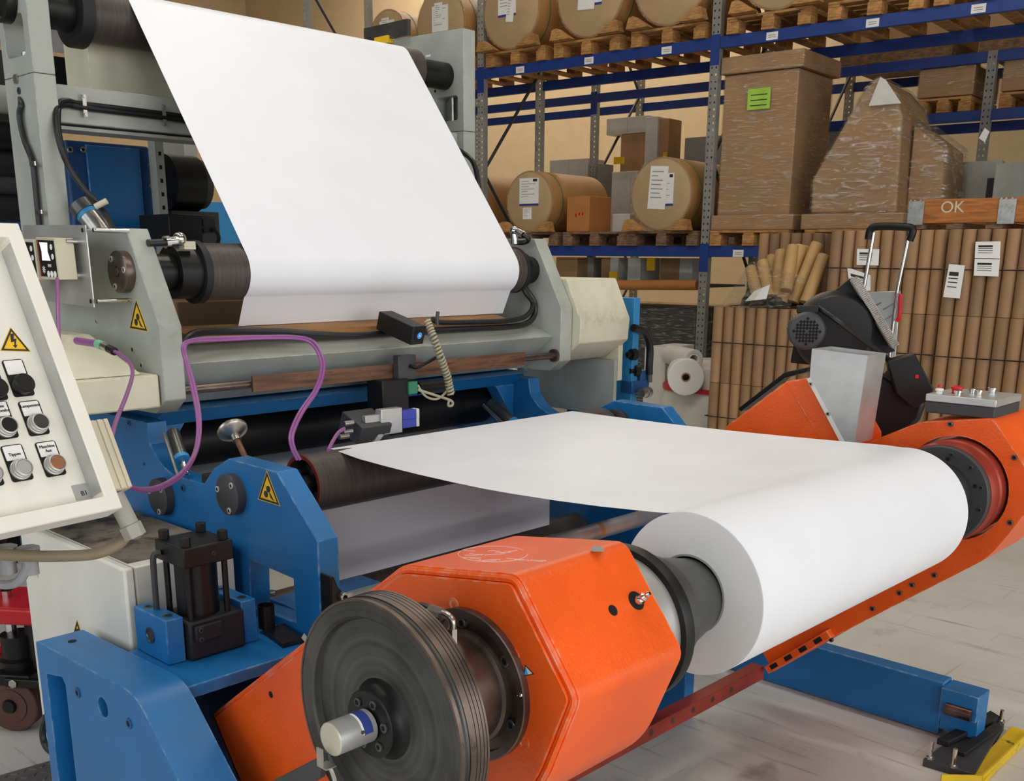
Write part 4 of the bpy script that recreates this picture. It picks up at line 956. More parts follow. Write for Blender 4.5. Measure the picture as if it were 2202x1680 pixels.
# motor
mc = bp3(1735, 713, .16); 
MB().lathe(mc-NB*.17, NB, [(0, .055), (.095, .055), (.096, .062), (.155, .062), (.168, .056), (.17, .05)], 40).build('motor', 'charcoal', bl)
fi = MB()
for k in range(28):
    a = 2*PI*k/28; d = ux*math.cos(a)+ZA*math.sin(a); t_ = NB.cross(d); fi.obox(mc-NB*.12+d*.058, NB*.045, d*.005, t_*.0012)
fi.build('cooling_fins', 'charcoal', bl)
gv = MB()
for i in range(-4, 5):
    for j in range(-4, 5):
        if i*i+j*j < 17 and (i*i+j*j) > 0: gv.obox(mc+NB*.0004+ux*i*.0105+ZA*j*.0105, (ux+ZA)*.0030, (ZA-ux)*.0030, NB*.0008)
gv.build('fan_grille', 'dark_hole', bl)
MB().obox(mc-NB*.10+ZA*.068-ux*.0, ux*.035, NB*.03, ZA*.012).build('terminal_box', 'black', bl, .003)
tag(MB().tube([mc-NB*.10+ZA*.075+ux*.035, bp3(1800, 690, .12), bp3(1850, 728, .10), bp3(1905, 768, .06), bp3(1935, 800, .02)], .009).build('motor_cable', 'cable', bl), 'black motor cable')
ol = [bp3(*q, -.05) for q in ((1880, 790), (1990, 860), (1975, 900), (1920, 950), (1830, 955), (1870, 860))]
MB().extr([[((p-c0_).dot(ux), p.z) for p in ol]], lambda p: c0_+ux*p[0]+V((0, 0, p[1]-c0_.z))-NB*.12, lambda p: c0_+ux*p[0]+V((0, 0, p[1]-c0_.z))+NB*.01).build('outlet_duct', 'black', bl, .02, seg=3)
# motor switch box on the blower
d_ = bp3(1935, 820, .06); sx_ = (ux*.8-ZA*.42).normalized(); sy_ = NB.cross(sx_).normalized(); sy_ = sy_ if sy_.z > 0 else -sy_
sb = empty('switch_box', tuple(d_), 'black switch box with a small red mark right of the aluminium chute', 'switch box')
o = [bp3(*q, .05) for q in ((1905, 775), (1965, 760), (2005, 835), (1988, 862), (1960, 875), (1925, 845))]
MB().extr([[((p-d_).dot(ux), p.z) for p in o]], lambda p: d_+ux*p[0]+V((0, 0, p[1]-d_.z))-NB*.05, lambda p: d_+ux*p[0]+V((0, 0, p[1]-d_.z))+NB*.03).build('box_body', 'black', sb, .004)
kn = MB()
for q in ((1912, 805), (1932, 836)):
    p = bp3(*q, .07); kn.lathe(p, NB, [(-.004, .014), (.004, .014), (.005, .012)], 24)
kn.build('knockout', 'black_matte', sb)
p = bp3(1972, 810, .0905); tag(MB().obox(p, ux*.005, ZA*.006, NB*.0006).build('mark', 'red', sb), 'small red emblem')
# grey push-button box on the far orange head
gb = empty('button_box', (3.2, 1.1, 1.21), 'grey button box with red emergency knob and silver buttons on the far orange head', 'button box')
p0, p1 = pX(1987, 902, 3.13), pX(2138, 893, 3.13); z0 = 1.198
yA, yB = p0.y, p1.y; zt_ = pX(1987, 862, 3.13).z
MB().box((3.13, yB, 1.1995), (3.34, yA, zt_)).build('box_body', 'charcoal', gb, .003)
MB().box((3.128, yB-.002, zt_+.0005), (3.342, yA+.002, zt_+.022)).build('box_lid', 'aluminium', gb, .002)
zl = zt_+.0225
for x, y, m_, r, h in ((2020, 838, 'white', .012, .016), (2058, 833, 'red', .018, .022), (2060, 838, 'chrome', .012, .016), (2090, 832, 'chrome', .012, .014), (2105, 836, 'chrome', .012, .016), (2134, 831, 'chrome', .013, .016)):
    q = pZ(x, y+6, zl+.01)
    xx = min(max(q.x, 3.15), 3.32); yy = pX(x, y+6, xx).y
    nm = 'emergency_knob' if m_ == 'red' else 'push_button'
    o = MB().lathe((xx, yy, zl), ZA, [(0, r*.8), (h*.55, r*.8), (h*.6, r), (h*.9, r), (h, r*.8)], 24).build(nm, m_, gb)
    if m_ == 'red': tag(o, 'red mushroom emergency knob')
MB().lathe((3.19, pX(2022, 832, 3.19).y, zl+.016), ZA, [(0, .008), (.006, .007)], 16).build('lamp_cap', 'red', gb)
# ------------------------------------------------------------------ blue valve plate beyond the cream cover
vp = empty('valve_plate', (3.5, 2.6, .8), 'upright light blue plate with valves and black hose beyond the cream cover', 'plate')
a, b = pX(1338, 640, 3.45), pX(1364, 640, 3.45)
MB().box((3.45, 2.60, 0), (3.49, 2.95, a.z)).build('plate', 'lightblue', vp, .002)
q = lambda x, y, Y=2.59: pY(x, y, Y)
MB().tube([q(1362, 705), q(1385, 715), q(1397, 745), q(1396, 790), q(1396, 805)], .016, 12).build('hose', 'cable', vp)
MB().cyl(q(1396, 803), q(1396, 822), .013, 12).build('hose_fitting', 'gunmetal', vp)
for x, y in ((1366, 763), (1372, 798)):
    p = q(x, y); MB().lathe(p+V((-.03, .02, 0)), (1, -.3, 0), [(0, .012), (.02, .012), (.02, .024), (.045, .024), (.05, .018)], 8).build('valve_knob', 'black', vp)
vb = MB(); p = q(1378, 832); vb.obox(p+YA*.03, XA*.06, YA*.03, ZA*.025); vb.obox(p+V((.03, .03, .035)), XA*.025, YA*.025, ZA*.03); vb.build('valve_body', 'steel_blue', vp, .004)
p = q(1385, 845, 2.56); MB().lathe(p-XA*.02, XA, [(0, .02), (.03, .02), (.03, .022), (.055, .022), (.057, .014)], 20).build('pressure_screw', 'steel', vp)
# ------------------------------------------------------------------ web inspection sensor, its bracket and spring cable
se = empty('edge_sensor', tuple(pY(860, 705, 2.62)), 'black sensor box with a blue lens in front of the hanging web', 'sensor')
e1, e2 = pY(830, 690, 2.64), pY(900, 722, 2.50)
ax1 = (e2-e1).normalized(); sd = ax1.cross(ZA).normalized(); u2 = sd.cross(ax1)
e1 = e1-ax1*.01
MB().obox((e1+e2)/2, ax1*(e2-e1).length*.5, sd*.030, u2*.030).build('sensor_body', 'black', se, .003)
MB().lathe(e2+ax1*.0002, ax1, [(0, .020), (.0012, .020)], 28).build('lens_opening', 'dark_hole', se)
MB().lathe(e2+ax1*.0014-sd*.004, ax1, [(0, .011), (.001, .010)], 24).build('lens', 'sensor_blue', se)
MB().lathe(e2+ax1*.0025-sd*.003, ax1, [(0, .003), (.0008, .0025)], 14).build('lens_glint', 'white', se)
pts = []; base = [pY(918, 690, 2.55), pY(932, 725, 2.52), pY(948, 770, 2.50), pY(962, 810, 2.50), pY(970, 850, 2.50)]
coil = MB(); cpth = []
nt = 24
for k in range(nt*10+1):
    t = k/(nt*10)*(len(base)-1); i = min(int(t), len(base)-2); c = base[i].lerp(base[i+1], t-i); d = (base[i+1]-base[i]).normalized(); s1 = d.cross(YA).normalized(); s2 = d.cross(s1)
    a = 2*PI*k/10; cpth.append(c+s1*.0105*math.cos(a)+s2*.0105*math.sin(a))
coil.tube(cpth, .0038, 6, sub=1); tag(coil.build('coil', 'beige_cable', se), 'beige coiled cable')
hk = MB(); p = pY(940, 685, 2.56); hk.tube([p-ZA*.02, p, p+V((.004, 0, .022))], .006); hk.build('hook', 'charcoal', se)
se2 = empty('web_guide_camera', tuple(pY(850, 860, 2.60)), 'black camera box with green connector hanging under the rusty bar', 'camera box')
a, b = pY(822, 820, 2.56), pY(880, 880, 2.56)
MB().box((a.x, 2.56, b.z), (b.x, 2.64, a.z)).build('camera_body', 'black', se2, .003)
a, b = pY(878, 822, 2.555), pY(897, 846, 2.555)
MB().box((a.x, 2.552, b.z), (b.x, 2.60, a.z)).build('connector', 'green', se2, .001)
p = pY(898, 835, 2.60); MB().cyl(p, p+XA*.13, .021, 24).build('lens_tube', 'black', se2)
MB().tube([pY(898, 838, 2.555), pY(935, 850, 2.54), pY(970, 862, 2.53), pY(972, 872, 2.53), pY(964, 872, 2.53), pY(966, 858, 2.53)], .0045).build('lead', 'beige_cable', se2)
MB().tube([pY(898, 828, 2.556), pY(915, 852, 2.55), pY(940, 858, 2.54), pY(962, 840, 2.53), pY(966, 825, 2.52)], .004).build('lead', 'beige_cable', se2)
MB().box((a.x-.02, 2.61, 1.16), (a.x+.02, 2.64, 1.258)).build('hanger', 'black', se2)
se3 = empty('print_mark_sensor', tuple(pY(820, 905, 2.50)), 'grey sensor head with aluminium plate and blue clip just above the flat web', 'sensor')
a, b = pY(755, 890, 2.52), pY(815, 945, 2.52)
MB().obox((a+b)/2, XA*(b.x-a.x)*.55, V((0, .05, .02)), V((0, -.012, .030))).build('sensor_body', 'charcoal', se3, .003)
a, b = pY(820, 882, 2.47), pY(866, 930, 2.47); MB().box((a.x, 2.47, b.z), (b.x, 2.50, a.z)).build('cover_plate', 'aluminium', se3, .002)
a, b = pY(788, 896, 2.475), pY(820, 922, 2.475); MB().box((a.x, 2.48, b.z), (b.x, 2.497, a.z)).build('bracket', 'aluminium', se3, .001)
a, b = pY(800, 925, 2.475), pY(830, 948, 2.475); MB().hexa([V((a.x, 2.47, b.z)), V((a.x+.02, 2.47, b.z)), V((b.x+.01, 2.47, a.z)), V((b.x-.02, 2.47, a.z))], [V((a.x, 2.49, b.z)), V((a.x+.02, 2.49, b.z)), V((b.x+.01, 2.49, a.z)), V((b.x-.02, 2.49, a.z))]).build('strut', 'aluminium', se3)
for y0_, y1_ in ((884, 900), (903, 917)):
    a, b = pY(868, y0_, 2.47), pY(904, y1_, 2.47); MB().box((a.x, 2.475, b.z), (b.x-.012, 2.50, a.z)).build('clip', 'plug_blue', se3, .001); MB().box((b.x-.0119, 2.474, b.z), (b.x, 2.50, a.z)).build('clip_tip', 'white_box', se3, .001)
for q_ in ((752, 910), (750, 928), (742, 938)):
    p = pY(*q_, 2.49); MB().cyl(p+XA*.012, p-XA*.022, .008, 12).build('plug', 'steel', se3)
# ------------------------------------------------------------------ cables
def cab(pts, r, m, label, name='cable'): return tag(MB().tube([pD(*p) for p in pts], r, 10).build(name, m), label, 'cable')
for k in range(2):
    o = k*.010
    v = MB(); v.tube([pD(268+2*k, 1040+4*k, 1.62), pD(305, 1055-2*k, 1.8), pD(350, 1048-5*k, 2.0), pD(395, 1018-6*k, 2.15), pD(424-3*k, 965, 2.3), pD(430-5*k, 900, 2.42), pD(418-6*k, 830, 2.52), pD(402-4*k, 775, 2.60), pD(398-5*k, 748-3*k, 2.62), pD(412, 735-4*k, 2.64), pD(470, 732-5*k, 2.68), pD(560, 728-4*k, 2.75), pD(630, 728-4*k, 2.80), pD(668+5*k, 738-4*k, 2.80), pD(688+6*k, 770, 2.76), pD(690+6*k, 800, 2.74), pD(676+6*k, 840, 2.72), pD(642+7*k, 890, 2.68), pD(624+6*k, 935, 2.62), pD(628+5*k, 965, 2.60), pD(640+6*k, 990, 2.60)], .0042, 10)
    tag(v.build('violet_cable', 'violet'), ['outer violet cable of the pair looping from the grey plug over the grey beam', 'inner violet cable of the pair looping from the grey plug over the grey beam'][k], 'cable')
cab([(237, 955, 1.75), (250, 905, 1.9), (272, 850, 2.1), (285, 805, 2.2), (278, 780, 2.3), (258, 762, 2.38), (246, 756, 2.40)], .0042, 'violet', 'short violet cable rising to a plug by the cream left cover', 'violet_cable')
pg = empty('cable_plug', tuple(pD(232, 750, 2.42)), 'black and mint green cable plug lying on the cream left cover', 'plug')
MB().cyl(pD(246, 756, 2.40), pD(234, 750, 2.42), .010, 12).build('boot', 'black', pg); MB().cyl(pD(234, 750, 2.42), pD(222, 744, 2.45), .010, 12).build('sleeve', 'steel', pg); MB().cyl(pD(222, 744, 2.45), pD(211, 740, 2.48), .011, 12).build('coupling', 'mint', pg); MB().cyl(pD(211, 740, 2.48), pD(165, 733, 2.55), .009, 12).build('lead', 'violet', pg)
cab([(123, 600, 2.38), (124, 640, 2.30), (125, 690, 2.25), (127, 740, 2.2)], .0042, 'violet', 'violet cable hanging straight below the small display unit', 'violet_cable')
cab([(706, 968, 2.55), (716, 948, 2.60), (728, 930, 2.66), (740, 922, 2.70)], .0045, 'violet', 'violet lead at the grey sensor head above the web', 'violet_cable')
bx = lambda x, y, Y=2.70: pY(x, y, Y)
b1 = MB(); b1.tube([bx(392, 740, 2.63), bx(405, 725, 2.64), bx(430, 715, 2.66), bx(500, 712, 2.68), bx(600, 713, 2.67), bx(680, 719, 2.65), bx(760, 722, 2.64), bx(830, 717, 2.65), bx(900, 712, 2.67), bx(1000, 707, 2.67), bx(1090, 703, 2.67), bx(1130, 697, 2.68), bx(1148, 680, 2.70), bx(1150, 655, 2.72), bx(1140, 635, 2.73), bx(1125, 615, 2.75)], .011, 10)
tag(b1.build('black_cable', 'cable'), 'thick black cable running along the grey beam up to the right roller end', 'cable')
b1 = MB(); b1.tube([bx(930, 686, 2.66), bx(945, 693, 2.66), bx(1000, 693, 2.66), bx(1090, 690, 2.66), bx(1125, 683, 2.68), bx(1142, 668, 2.70), bx(1145, 650, 2.72), bx(1132, 632, 2.73), bx(1120, 612, 2.75)], .009, 10)
tag(b1.build('black_cable', 'cable'), 'thinner black cable above the thick one, right of the coiled lead', 'cable')
for k in range(2):
    cy_ = 3.2600-.004*k
    c2 = MB(); zz = lambda x, y: pY(x, y, cy_)
    c2.tube([zz(420, 255+8*k), zz(353, 245+8*k), zz(181, 224+8*k), pY(145, 217+9*k, 3.25), pY(128, 222+8*k, 3.24), pY(120+5*k, 245, 3.22), pY(122+4*k, 280, 3.2), pY(133+2*k, 325, 3.18), pY(150, 362, 3.15), pY(180, 405, 3.12), pY(210, 438, 3.08), pY(232, 470, 3.0), pY(248, 500, 2.9)], .0085, 10)
    tag(c2.build('black_cable', 'cable'), ['upper black cable clipped to the grey cross beam, bending down at the left column', 'lower black cable clipped to the grey cross beam, bending down at the left column'][k], 'cable')
for x, y in ((182, 227), (353, 248)):
    p = pY(x, y, 3.252); cl_ = MB(); cl_.obox(p, XA*.006, YA*.002, ZA*.032); cl_.cyl(p+V((0, 0, .026)), p+V((0, -.006, .026)), .005, 10); cl_.cyl(p+V((0, 0, -.026)), p+V((0, -.006, -.026)), .005, 10)
    cl_.build('cable_clamp', 'steel', gf)
c3 = MB(); c3.tube([pX(42, 205, 1.39), pX(46, 222, XL0-.006), pX(42, 250, XL0-.012), pX(52, 300, XL0-.012), pX(66, 335, XL0-.012), pX(72, 360, XL0-.012), pX(78, 420, XL0-.012), pX(84, 480, XL0-.012), pX(88, 520, XL0-.012)], .0085, 10)
tag(c3.build('black_cable', 'cable'), 'black cable clipped down the outer face of the left grey column', 'cable')
for x, y in ((70, 352), (84, 456)):
    p = pX(x, y, XL0-.0215); MB().obox(p, XA*.002, YA*.018, ZA*.006).build('cable_clamp', 'steel', gf)
# cable and plug on the roller sleeve
rc = empty('cable_gland', tuple(pY(385, 515, 2.72)), 'shiny cable plug with elbow on the left roller sleeve', 'plug')
q = lambda x, y: pY(x, y, 2.70)
MB().cyl(q(318, 523), q(356, 521), .010, 12).build('cable', 'cable', rc)
MB().cyl(q(354, 521), q(363, 520), .017, 16).build('strain_relief', 'chrome', rc); MB().cyl(q(363, 520), q(380, 518), .013, 16).build('sleeve', 'chrome', rc)
MB().ball(q(386, 514), .019, 16).build('elbow', 'chrome', rc); a = q(392, 522); MB().box((a.x, 2.69, a.z-.018), (a.x+.035, 2.72, a.z+.004)).build('mount', 'tan_plastic', rc, .001)
rc = empty('cable_gland', tuple(pX(1110, 505, 2.93)), 'shiny cable plug with black lead above the right roller end', 'plug')
MB().cyl(pX(1107, 525, 2.93), pX(1106, 498, 2.93), .014, 12).build('sleeve', 'chrome', rc); MB().ball(pX(1106, 497, 2.93), .018).build('elbow', 'chrome', rc); MB().cyl(pX(1112, 498, 2.93), pX(1126, 505, 2.93), .013, 12).build('strain_relief', 'chrome', rc)
MB().tube([pX(1126, 505, 2.93), pX(1137, 515, 2.94), pX(1125, 522, 2.95), pX(1100, 520, 2.93)], .009).build('cable', 'cable', rc)
tag(MB().tube([pX(985, 322, 3.08), pX(1015, 345, 3.08), pX(1027, 385, 3.08), pX(1030, 430, 3.08), pX(1030, 470, 3.08)], .010).build('black_cable', 'cable'), 'black cable bundle curving down beside the right grey column', 'cable')
# tension sensor barrel and its cable knob left
ts = empty('tension_sensor', tuple(pD(195, 465, 3.05)), 'slanted silver cylinder with blue band above the left grey plate', 'cylinder')
A_, B_ = pD(172, 440, 3.1), pD(222, 505, 3.1); d_ = B_-A_
MB().cyl(A_, A_+d_*.28, .036, 28).build('head', 'gunmetal', ts); MB().cyl(A_+d_*.28, A_+d_*.4, .033, 28).build('band', 'lightblue', ts); MB().cyl(A_+d_*.4, B_, .032, 28).build('barrel', 'steel', ts)
tag(MB().cyl(pD(205, 445, 3.0), pD(230, 432, 3.0), .009, 12).build('plug_knob', 'tan_plastic', ts), 'cream plug')
# display units on their mounting plate
du = empty('display_plate', tuple(pX(150, 560, 1.26)), 'bent aluminium plate carrying two small display units beside the white console', 'mounting plate')
XD = 1.27
a, b, c, d = (pX(*q, XD) for q in ((50, 484), (184, 484), (203, 661), (60, 642)))
MB().plate([a, b, c, d], .003).build('plate', 'aluminium', du)
for q in ((177, 495), (195, 648)): MB().lathe(pX(*q, XD-.002), -XA, [(0, .006), (.0008, .006)], 14).build('plate_hole', 'dark_hole', du)
for q in ((200, 495), (208, 648)):
    p = pX(*q, XD+.002); MB().cyl((XD+.002, p.y, p.z), (XL0-.0005, p.y, p.z), .006, 12).build('spacer', 'chrome', du)
XU = 1.20
def unit(q, label, screen):
    a, b, c, d = (pX(*t, XU) for t in q); e = empty('display_unit', tuple((a+c)/2), label, 'display unit')
    sh = XA*.05
    MB().hexa([d, c, b, a], [d+sh, c+sh, b+sh, a+sh]).build('case', 'tan_plastic', e, .002)
    g = (a+b+c+d)/4; ins = lambda s: [g+(p-g)*s-XA*.0006 for p in (a, b, c, d)]
    MB().plate(ins(.87), .0008).build('front_film', 'black', e)
    def at(u, v): return (a.lerp(b, u)).lerp(d.lerp(c, u), v)-XA*.0016
    MB().plate([at(.07, .07), at(.14, .07), at(.14, .90), at(.07, .93)], .0006).build('edge_stripe', 'red_ring', e)
    if screen: MB().plate([at(.2, .12), at(.62, .12), at(.58, .33), at(.68, .55), at(.24, .55), at(.27, .33)], .0006).build('screen', 'screen', e)
    for u, v in ((.80, .22), (.82, .45)): MB().lathe(at(u, v), -XA, [(0, .0075), (.0006, .0075)], 16).build('key', 'white', e)
    for u in (.50, .67, .84): MB().lathe(at(u, .87), -XA, [(0, .0085), (.0006, .0085)], 16).build('key', 'white', e)
    st_ = MB()
    for k in range(4):
        t = PI*k/4; p = at(.27, .77); dv = V((0, math.cos(t), math.sin(t))); wv = V((0, -math.sin(t), math.cos(t))); st_.plate([p+dv*.010+wv*.001, p-dv*.010+wv*.001, p-dv*.010-wv*.001, p+dv*.010-wv*.001], .0005)
    st_.build('star_symbol', 'white', e)
    text('EMT', 'lettering', at(.52, .67), (b-a), (a-d), .011, 'white', e, align='LEFT')
    return e
unit(((76, 510), (117, 512), (128, 602), (88, 600)), 'cream display unit with white screen and red stripe, clear of the console', True)
unit(((40, 514), (72, 516), (84, 602), (52, 600)), 'display unit half hidden by the console frame', False)
for y in (518, 591):
    p, q_ = pX(138, y, XU+.05), pX(180, y+1, XD-.002); MB().cyl((XU+.03, q_.y+.02, q_.z), (XD-.0016, q_.y+.02, q_.z), .006, 12).build('spacer', 'chrome', du)
# handwheel behind the blue plate
hw = empty('handwheel', tuple(pY(505, 935, 2.36)), 'polished handwheel on a brown slanting spindle behind the blue plate', 'handwheel')
hc_ = pY(502, 930, 2.40); ba = pY(528, 985, 2.33); axh = (hc_-ba).normalized()
MB().lathe(hc_, axh, [(-.012, .010), (-.01, .018), (0, .036), (.004, .040), (.010, .041), (.015, .037), (.013, .030), (.007, .02), (.008, .004)], 36).build('wheel', 'steel', hw)
MB().cyl(ba, hc_-axh*.012, .008, 14).build('spindle', 'rust_bar', hw)
MB().cyl(hc_-axh*.03, hc_-axh*.01, .012, 16).build('hub', 'steel', hw)
bb_ = pY(505, 995, 2.36); MB().box((bb_.x-.05, 2.31, 1.02), (bb_.x+.11, 2.45, 1.085)) .build('spindle_block', 'black_matte', hw, .004)
# ------------------------------------------------------------------ pallet racking (rack coordinates: D depth, t along, z up)
TS = [10.71, 7.87, 5.03, 2.19, -.65]
def post(name, D, t, z0, z1, m, par, face=-1, holes=True):
    w, d, k = .088, .07, .003
    mb = MB(); xs_ = [-w/2, -.029, -.015, .015, .029, w/2]; zs_ = [z0]; z = z0+.04
    while z < z1-.05: zs_ += [z-.009, z+.009]; z += .06
    zs_.append(z1); G_ = [[mb.bm.verts.new(R3(D, t+x, zz)) for x in xs_] for zz in zs_]
    for j in range(len(zs_)-1):
        for i in range(5):
            if holes and j % 2 == 1 and i in (1, 3): continue
            mb.bm.faces.new((G_[j][i], G_[j][i+1], G_[j+1][i+1], G_[j+1][i]))
    for i in (0, 5):
        q0, q1 = mb.bm.verts.new(R3(D+d, t+xs_[i], z0)), mb.bm.verts.new(R3(D+d, t+xs_[i], z1))
        mb.bm.faces.new([G_[j][i] for j in range(len(zs_))]+[q1, q0])
    bmesh.ops.solidify(mb.bm, geom=mb.bm.faces[:], thickness=.0025)
    return mb.build(name, m, par)
def beam(par, D, t0, t1, z, m='rack_blue', dd=.05):
    o = MB().rbox((D+.004, t0+.046, z-.10), (D+dd, t1-.046, z)).build('beam', m, par, .004)
    return o
def rack(D0, D1, label, levels, bays, feet=True, lvl2=None):
    e = empty('pallet_rack', tuple(R3(D0, 5, 0)), label, 'pallet rack')
    for i, t in enumerate(TS):
        if i not in bays and i-1 not in bays: continue
        post('upright_post', D0, t, 0, 5.2, 'rack_grey', e); post('upright_post', D1-.07, t, 0, 5.2, 'rack_grey', e)
        br = MB(); zz = .25
        for k in range(4):
            za, zb = zz+1.15*k, zz+1.15*(k+1); da, db = (D0+.05, D1-.05) if k % 2 == 0 else (D1-.05, D0+.05)
            br.tube([R3(da, t, za), R3(db, t, zb)], .018, 6, sub=1)
        br.build('diagonal_brace', 'charcoal', e)
        for z in levels:
            MB().rbox((D0-.003, t-.047, z-.24), (D0+.0005, t+.047, z+.02)).build('beam_connector', 'rack_blue', e)
    for i in bays:
        for z in levels:
            beam(e, D0, TS[i+1], TS[i], z); beam(e, D1-.056, TS[i+1], TS[i], z)
    return e
ra = rack(9.14, 10.24, 'front blue and grey pallet rack loaded with brown paper reels', (1.756, 3.60), (0, 1, 2, 3))
rb_ = rack(11.3, 12.4, 'second blue pallet rack standing behind the front one', (1.756, 3.60), (0, 1, 2, 3))
for q in ((1118, 150), (1266, 130), (1433, 108), (1660, 77), (1876, 49), (2104, 18), (1587, 545)):
    t, z = tzR(*q, 9.14); o = MB().rbox((9.1425, t-.055, z-.032), (9.1438, t+.055, z+.032)).build('beam_label', 'label', ra)
    ln_ = MB()
    for k in range(2): ln_.rbox((9.1418, t-.035, z+.004-.016*k), (9.1424, t+.035, z+.010-.016*k))
    ln_.build('print', 'grey_box', o)
beam(rb_, 11.3, 2.19, 5.03, 3.07); beam(rb_, 12.3, 2.19, 5.03, 3.07)
post('upright_post', 11.29, 3.2, 1.76, 3.6, 'rack_grey', rb_)
# ---- pallets
def make_pallet(D, t, z, m, label, group, w=.8, dpt=1.15):
    e = empty('pallet', tuple(R3(D, t, z)), label, 'pallet', group)
    dk = MB()
    for k in range(5):
        a = t-w/2+k*(w-.1)/4; 
    nb = 7
    for k in range(nb):
        a = D+k*(dpt-.12)/(nb-1); dk.rbox((a, t-w/2, z+.118), (a+.12, t+w/2, z+.140))
    for k in range(3):
        a = t-w/2+k*(w-.1)/2; dk.rbox((D, a, z+.098), (D+dpt, a+.1, z+.1178))
    dk.build('deck', m, e, .002)
    for i in range(3):
        a = t-w/2+i*(w-.12)/2
        for j in range(3): b = D+.002+j*(dpt-.15)/2; MB().rbox((b, a, z+.0205), (b+.145, a+.12, z+.0975)).build('block', m, e, .003)
        MB().rbox((D, a, z), (D+dpt, a+.12, z+.020)).build('runner', m, e, .002)
    return e
pal_new = make_pallet(9.11, 7.37, 3.601, 'pallet', 'light wooden pallet on the upper blue beam, first right of the left grey post', 'pallets on the upper rack level')
def put(o, D0, t0, z0, D, t, z, label, group=None, rz=0):
    c = dup(o, V(o.location)+R3(D, t, z)-R3(D0, t0, z0), label, group, rz); return c
PW = [(6.46, 'second right of the left grey post, below a reel'), (5.53, 'third, just left of the second grey post'), (4.51, 'first right of the second grey post'), (3.56, 'second right of the second grey post'), (2.68, 'at the top right corner of the picture'), (9.26, 'left of the left grey post, behind the column'), (8.36, 'left of the left grey post, nearer it')]
for t, l in PW: put(pal_new, 9.11, 7.37, 3.601, 9.11, t, 3.601, 'light pallet on the upper beam, '+l)
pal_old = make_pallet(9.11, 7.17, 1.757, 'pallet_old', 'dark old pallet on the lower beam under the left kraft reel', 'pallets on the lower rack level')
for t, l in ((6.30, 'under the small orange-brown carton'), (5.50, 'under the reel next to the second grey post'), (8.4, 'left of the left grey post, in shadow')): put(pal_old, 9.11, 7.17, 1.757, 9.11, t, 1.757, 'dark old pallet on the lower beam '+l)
pal3 = make_pallet(9.12, 4.57, 1.757, 'pallet', 'wooden pallet under the tall boxed column wrapped in film', 'pallets under the wrapped cartons', w=.80)
put(pal3, 9.12, 4.57, 1.757, 9.12, 3.62, 1.757, 'wooden pallet under the peaked film-wrapped cartons')
# ---- kraft wrapped reels
def make_reel(D, t, zb, R, Ln, label, group, lab=0):
    c = R3(D, t, zb+R); e = empty('kraft_reel', tuple(R3(D, t, zb)), label, 'paper reel', group)
    MB().lathe(c, nR, [(.004, R-.012), (.012, R), (Ln, R)], 56).build('kraft_wrap', 'kraft', e)
    MB().lathe(c-nR*.001, nR, [(0, R-.022), (.005, R-.013)], 56).build('end_disc', 'kraft_end', e)
    MB().ring(c+nR*.0, nR, R-.07, R+.003, .004, 56).build('film_edge', 'film', e)
    MB().ring(c+nR*.18, nR, R+.0005, R+.003, .016, 56).build('strap', 'strap_green', e)
    def sheet(dt, dz, w, h, rot=0, band=True, k=.002):
        ca, sa = math.cos(rot), math.sin(rot); o = c-nR*k+dR*dt+ZA*dz
        P = lambda a, b: o+dR*(a*ca-b*sa)+ZA*(a*sa+b*ca)
        s = MB().plate([P(-w/2, -h/2), P(w/2, -h/2), P(w/2, h/2), P(-w/2, h/2)], .0012).build('label_sheet', 'label', e)
        pr = MB(); rnd = random.Random(int(t*100+dz*1000))
        for i in range(7):
            b = h*.36-i*h*.1; a0 = w*.40; a1 = a0-w*(.25+.5*rnd.random()); u = [P(a0, b), P(a1, b), P(a1, b+h*.025), P(a0, b+h*.025)]; pr.plate([p-nR*.001 for p in u], .0005)
        pr.build('print', 'grey_box', s)
        if band:
            u = [P(-w/2, -h/2-.022), P(w/2, -h/2-.022), P(w/2, -h/2), P(-w/2, -h/2)]; MB().plate(u, .0012).build('blue_band', 'label_blue', s)
            u = [P(-w*.42, h*.36), P(-w*.2, h*.36), P(-w*.2, h*.46), P(-w*.42, h*.46)]; MB().plate([p-nR*.001 for p in u], .0006).build('barcode', 'ink', s)
    if lab == 0: sheet(.0, .11, .26, .26); sheet(.02, -.12, .12, .12, band=False, k=.004)
    if lab == 1: sheet(-.06, .05, .17, .28, band=True); sheet(.03, .06, .20, .40, .06, False, .006)
    if lab == 2: sheet(.05, .12, .24, .30); sheet(-.0, .02, .10, .26, .12, False, .006)
    if lab == 3: sheet(.0, .06, .24, .26, band=False); sheet(.02, .12, .12, .2, band=False, k=.006)
    return e
RG = 'kraft paper reels on the upper rack level'
ZU, ZL_ = 3.742, 1.898
make_reel(9.10, 7.42, ZU, .375, 1.05, 'kraft reel on the upper level, first right of the left grey post, two white sheets', RG, 2)
make_reel(9.10, 6.42, ZU, .40, 1.05, 'kraft reel on the upper level, second right of the left grey post', RG, 1)
make_reel(9.10, 5.51, ZU, .40, 1.05, 'kraft reel on the upper level, third, just left of the second grey post', RG, 1)
make_reel(9.10, 4.42, ZU, .41, 1.05, 'kraft reel cut by the picture top, right of the second grey post', RG, 0)
make_reel(9.10, 9.25, ZU, .31, 1.05, 'leftmost small kraft reel peeking over the grey column plate', RG, 3)
make_reel(9.10, 8.42, ZU, .36, 1.05, 'kraft reel with white sheet, second from left, above the grey column plate', RG, 3)
LG = 'kraft paper reels on the lower rack level'
make_reel(9.10, 7.15, ZL_, .315, 1.05, 'kraft reel on the lower level behind the right roller, blue-banded label', LG, 0)
make_reel(9.10, 5.52, ZL_, .345, 1.05, 'kraft reel on the lower level next to the second grey post, overlapping white sheets', LG, 1)
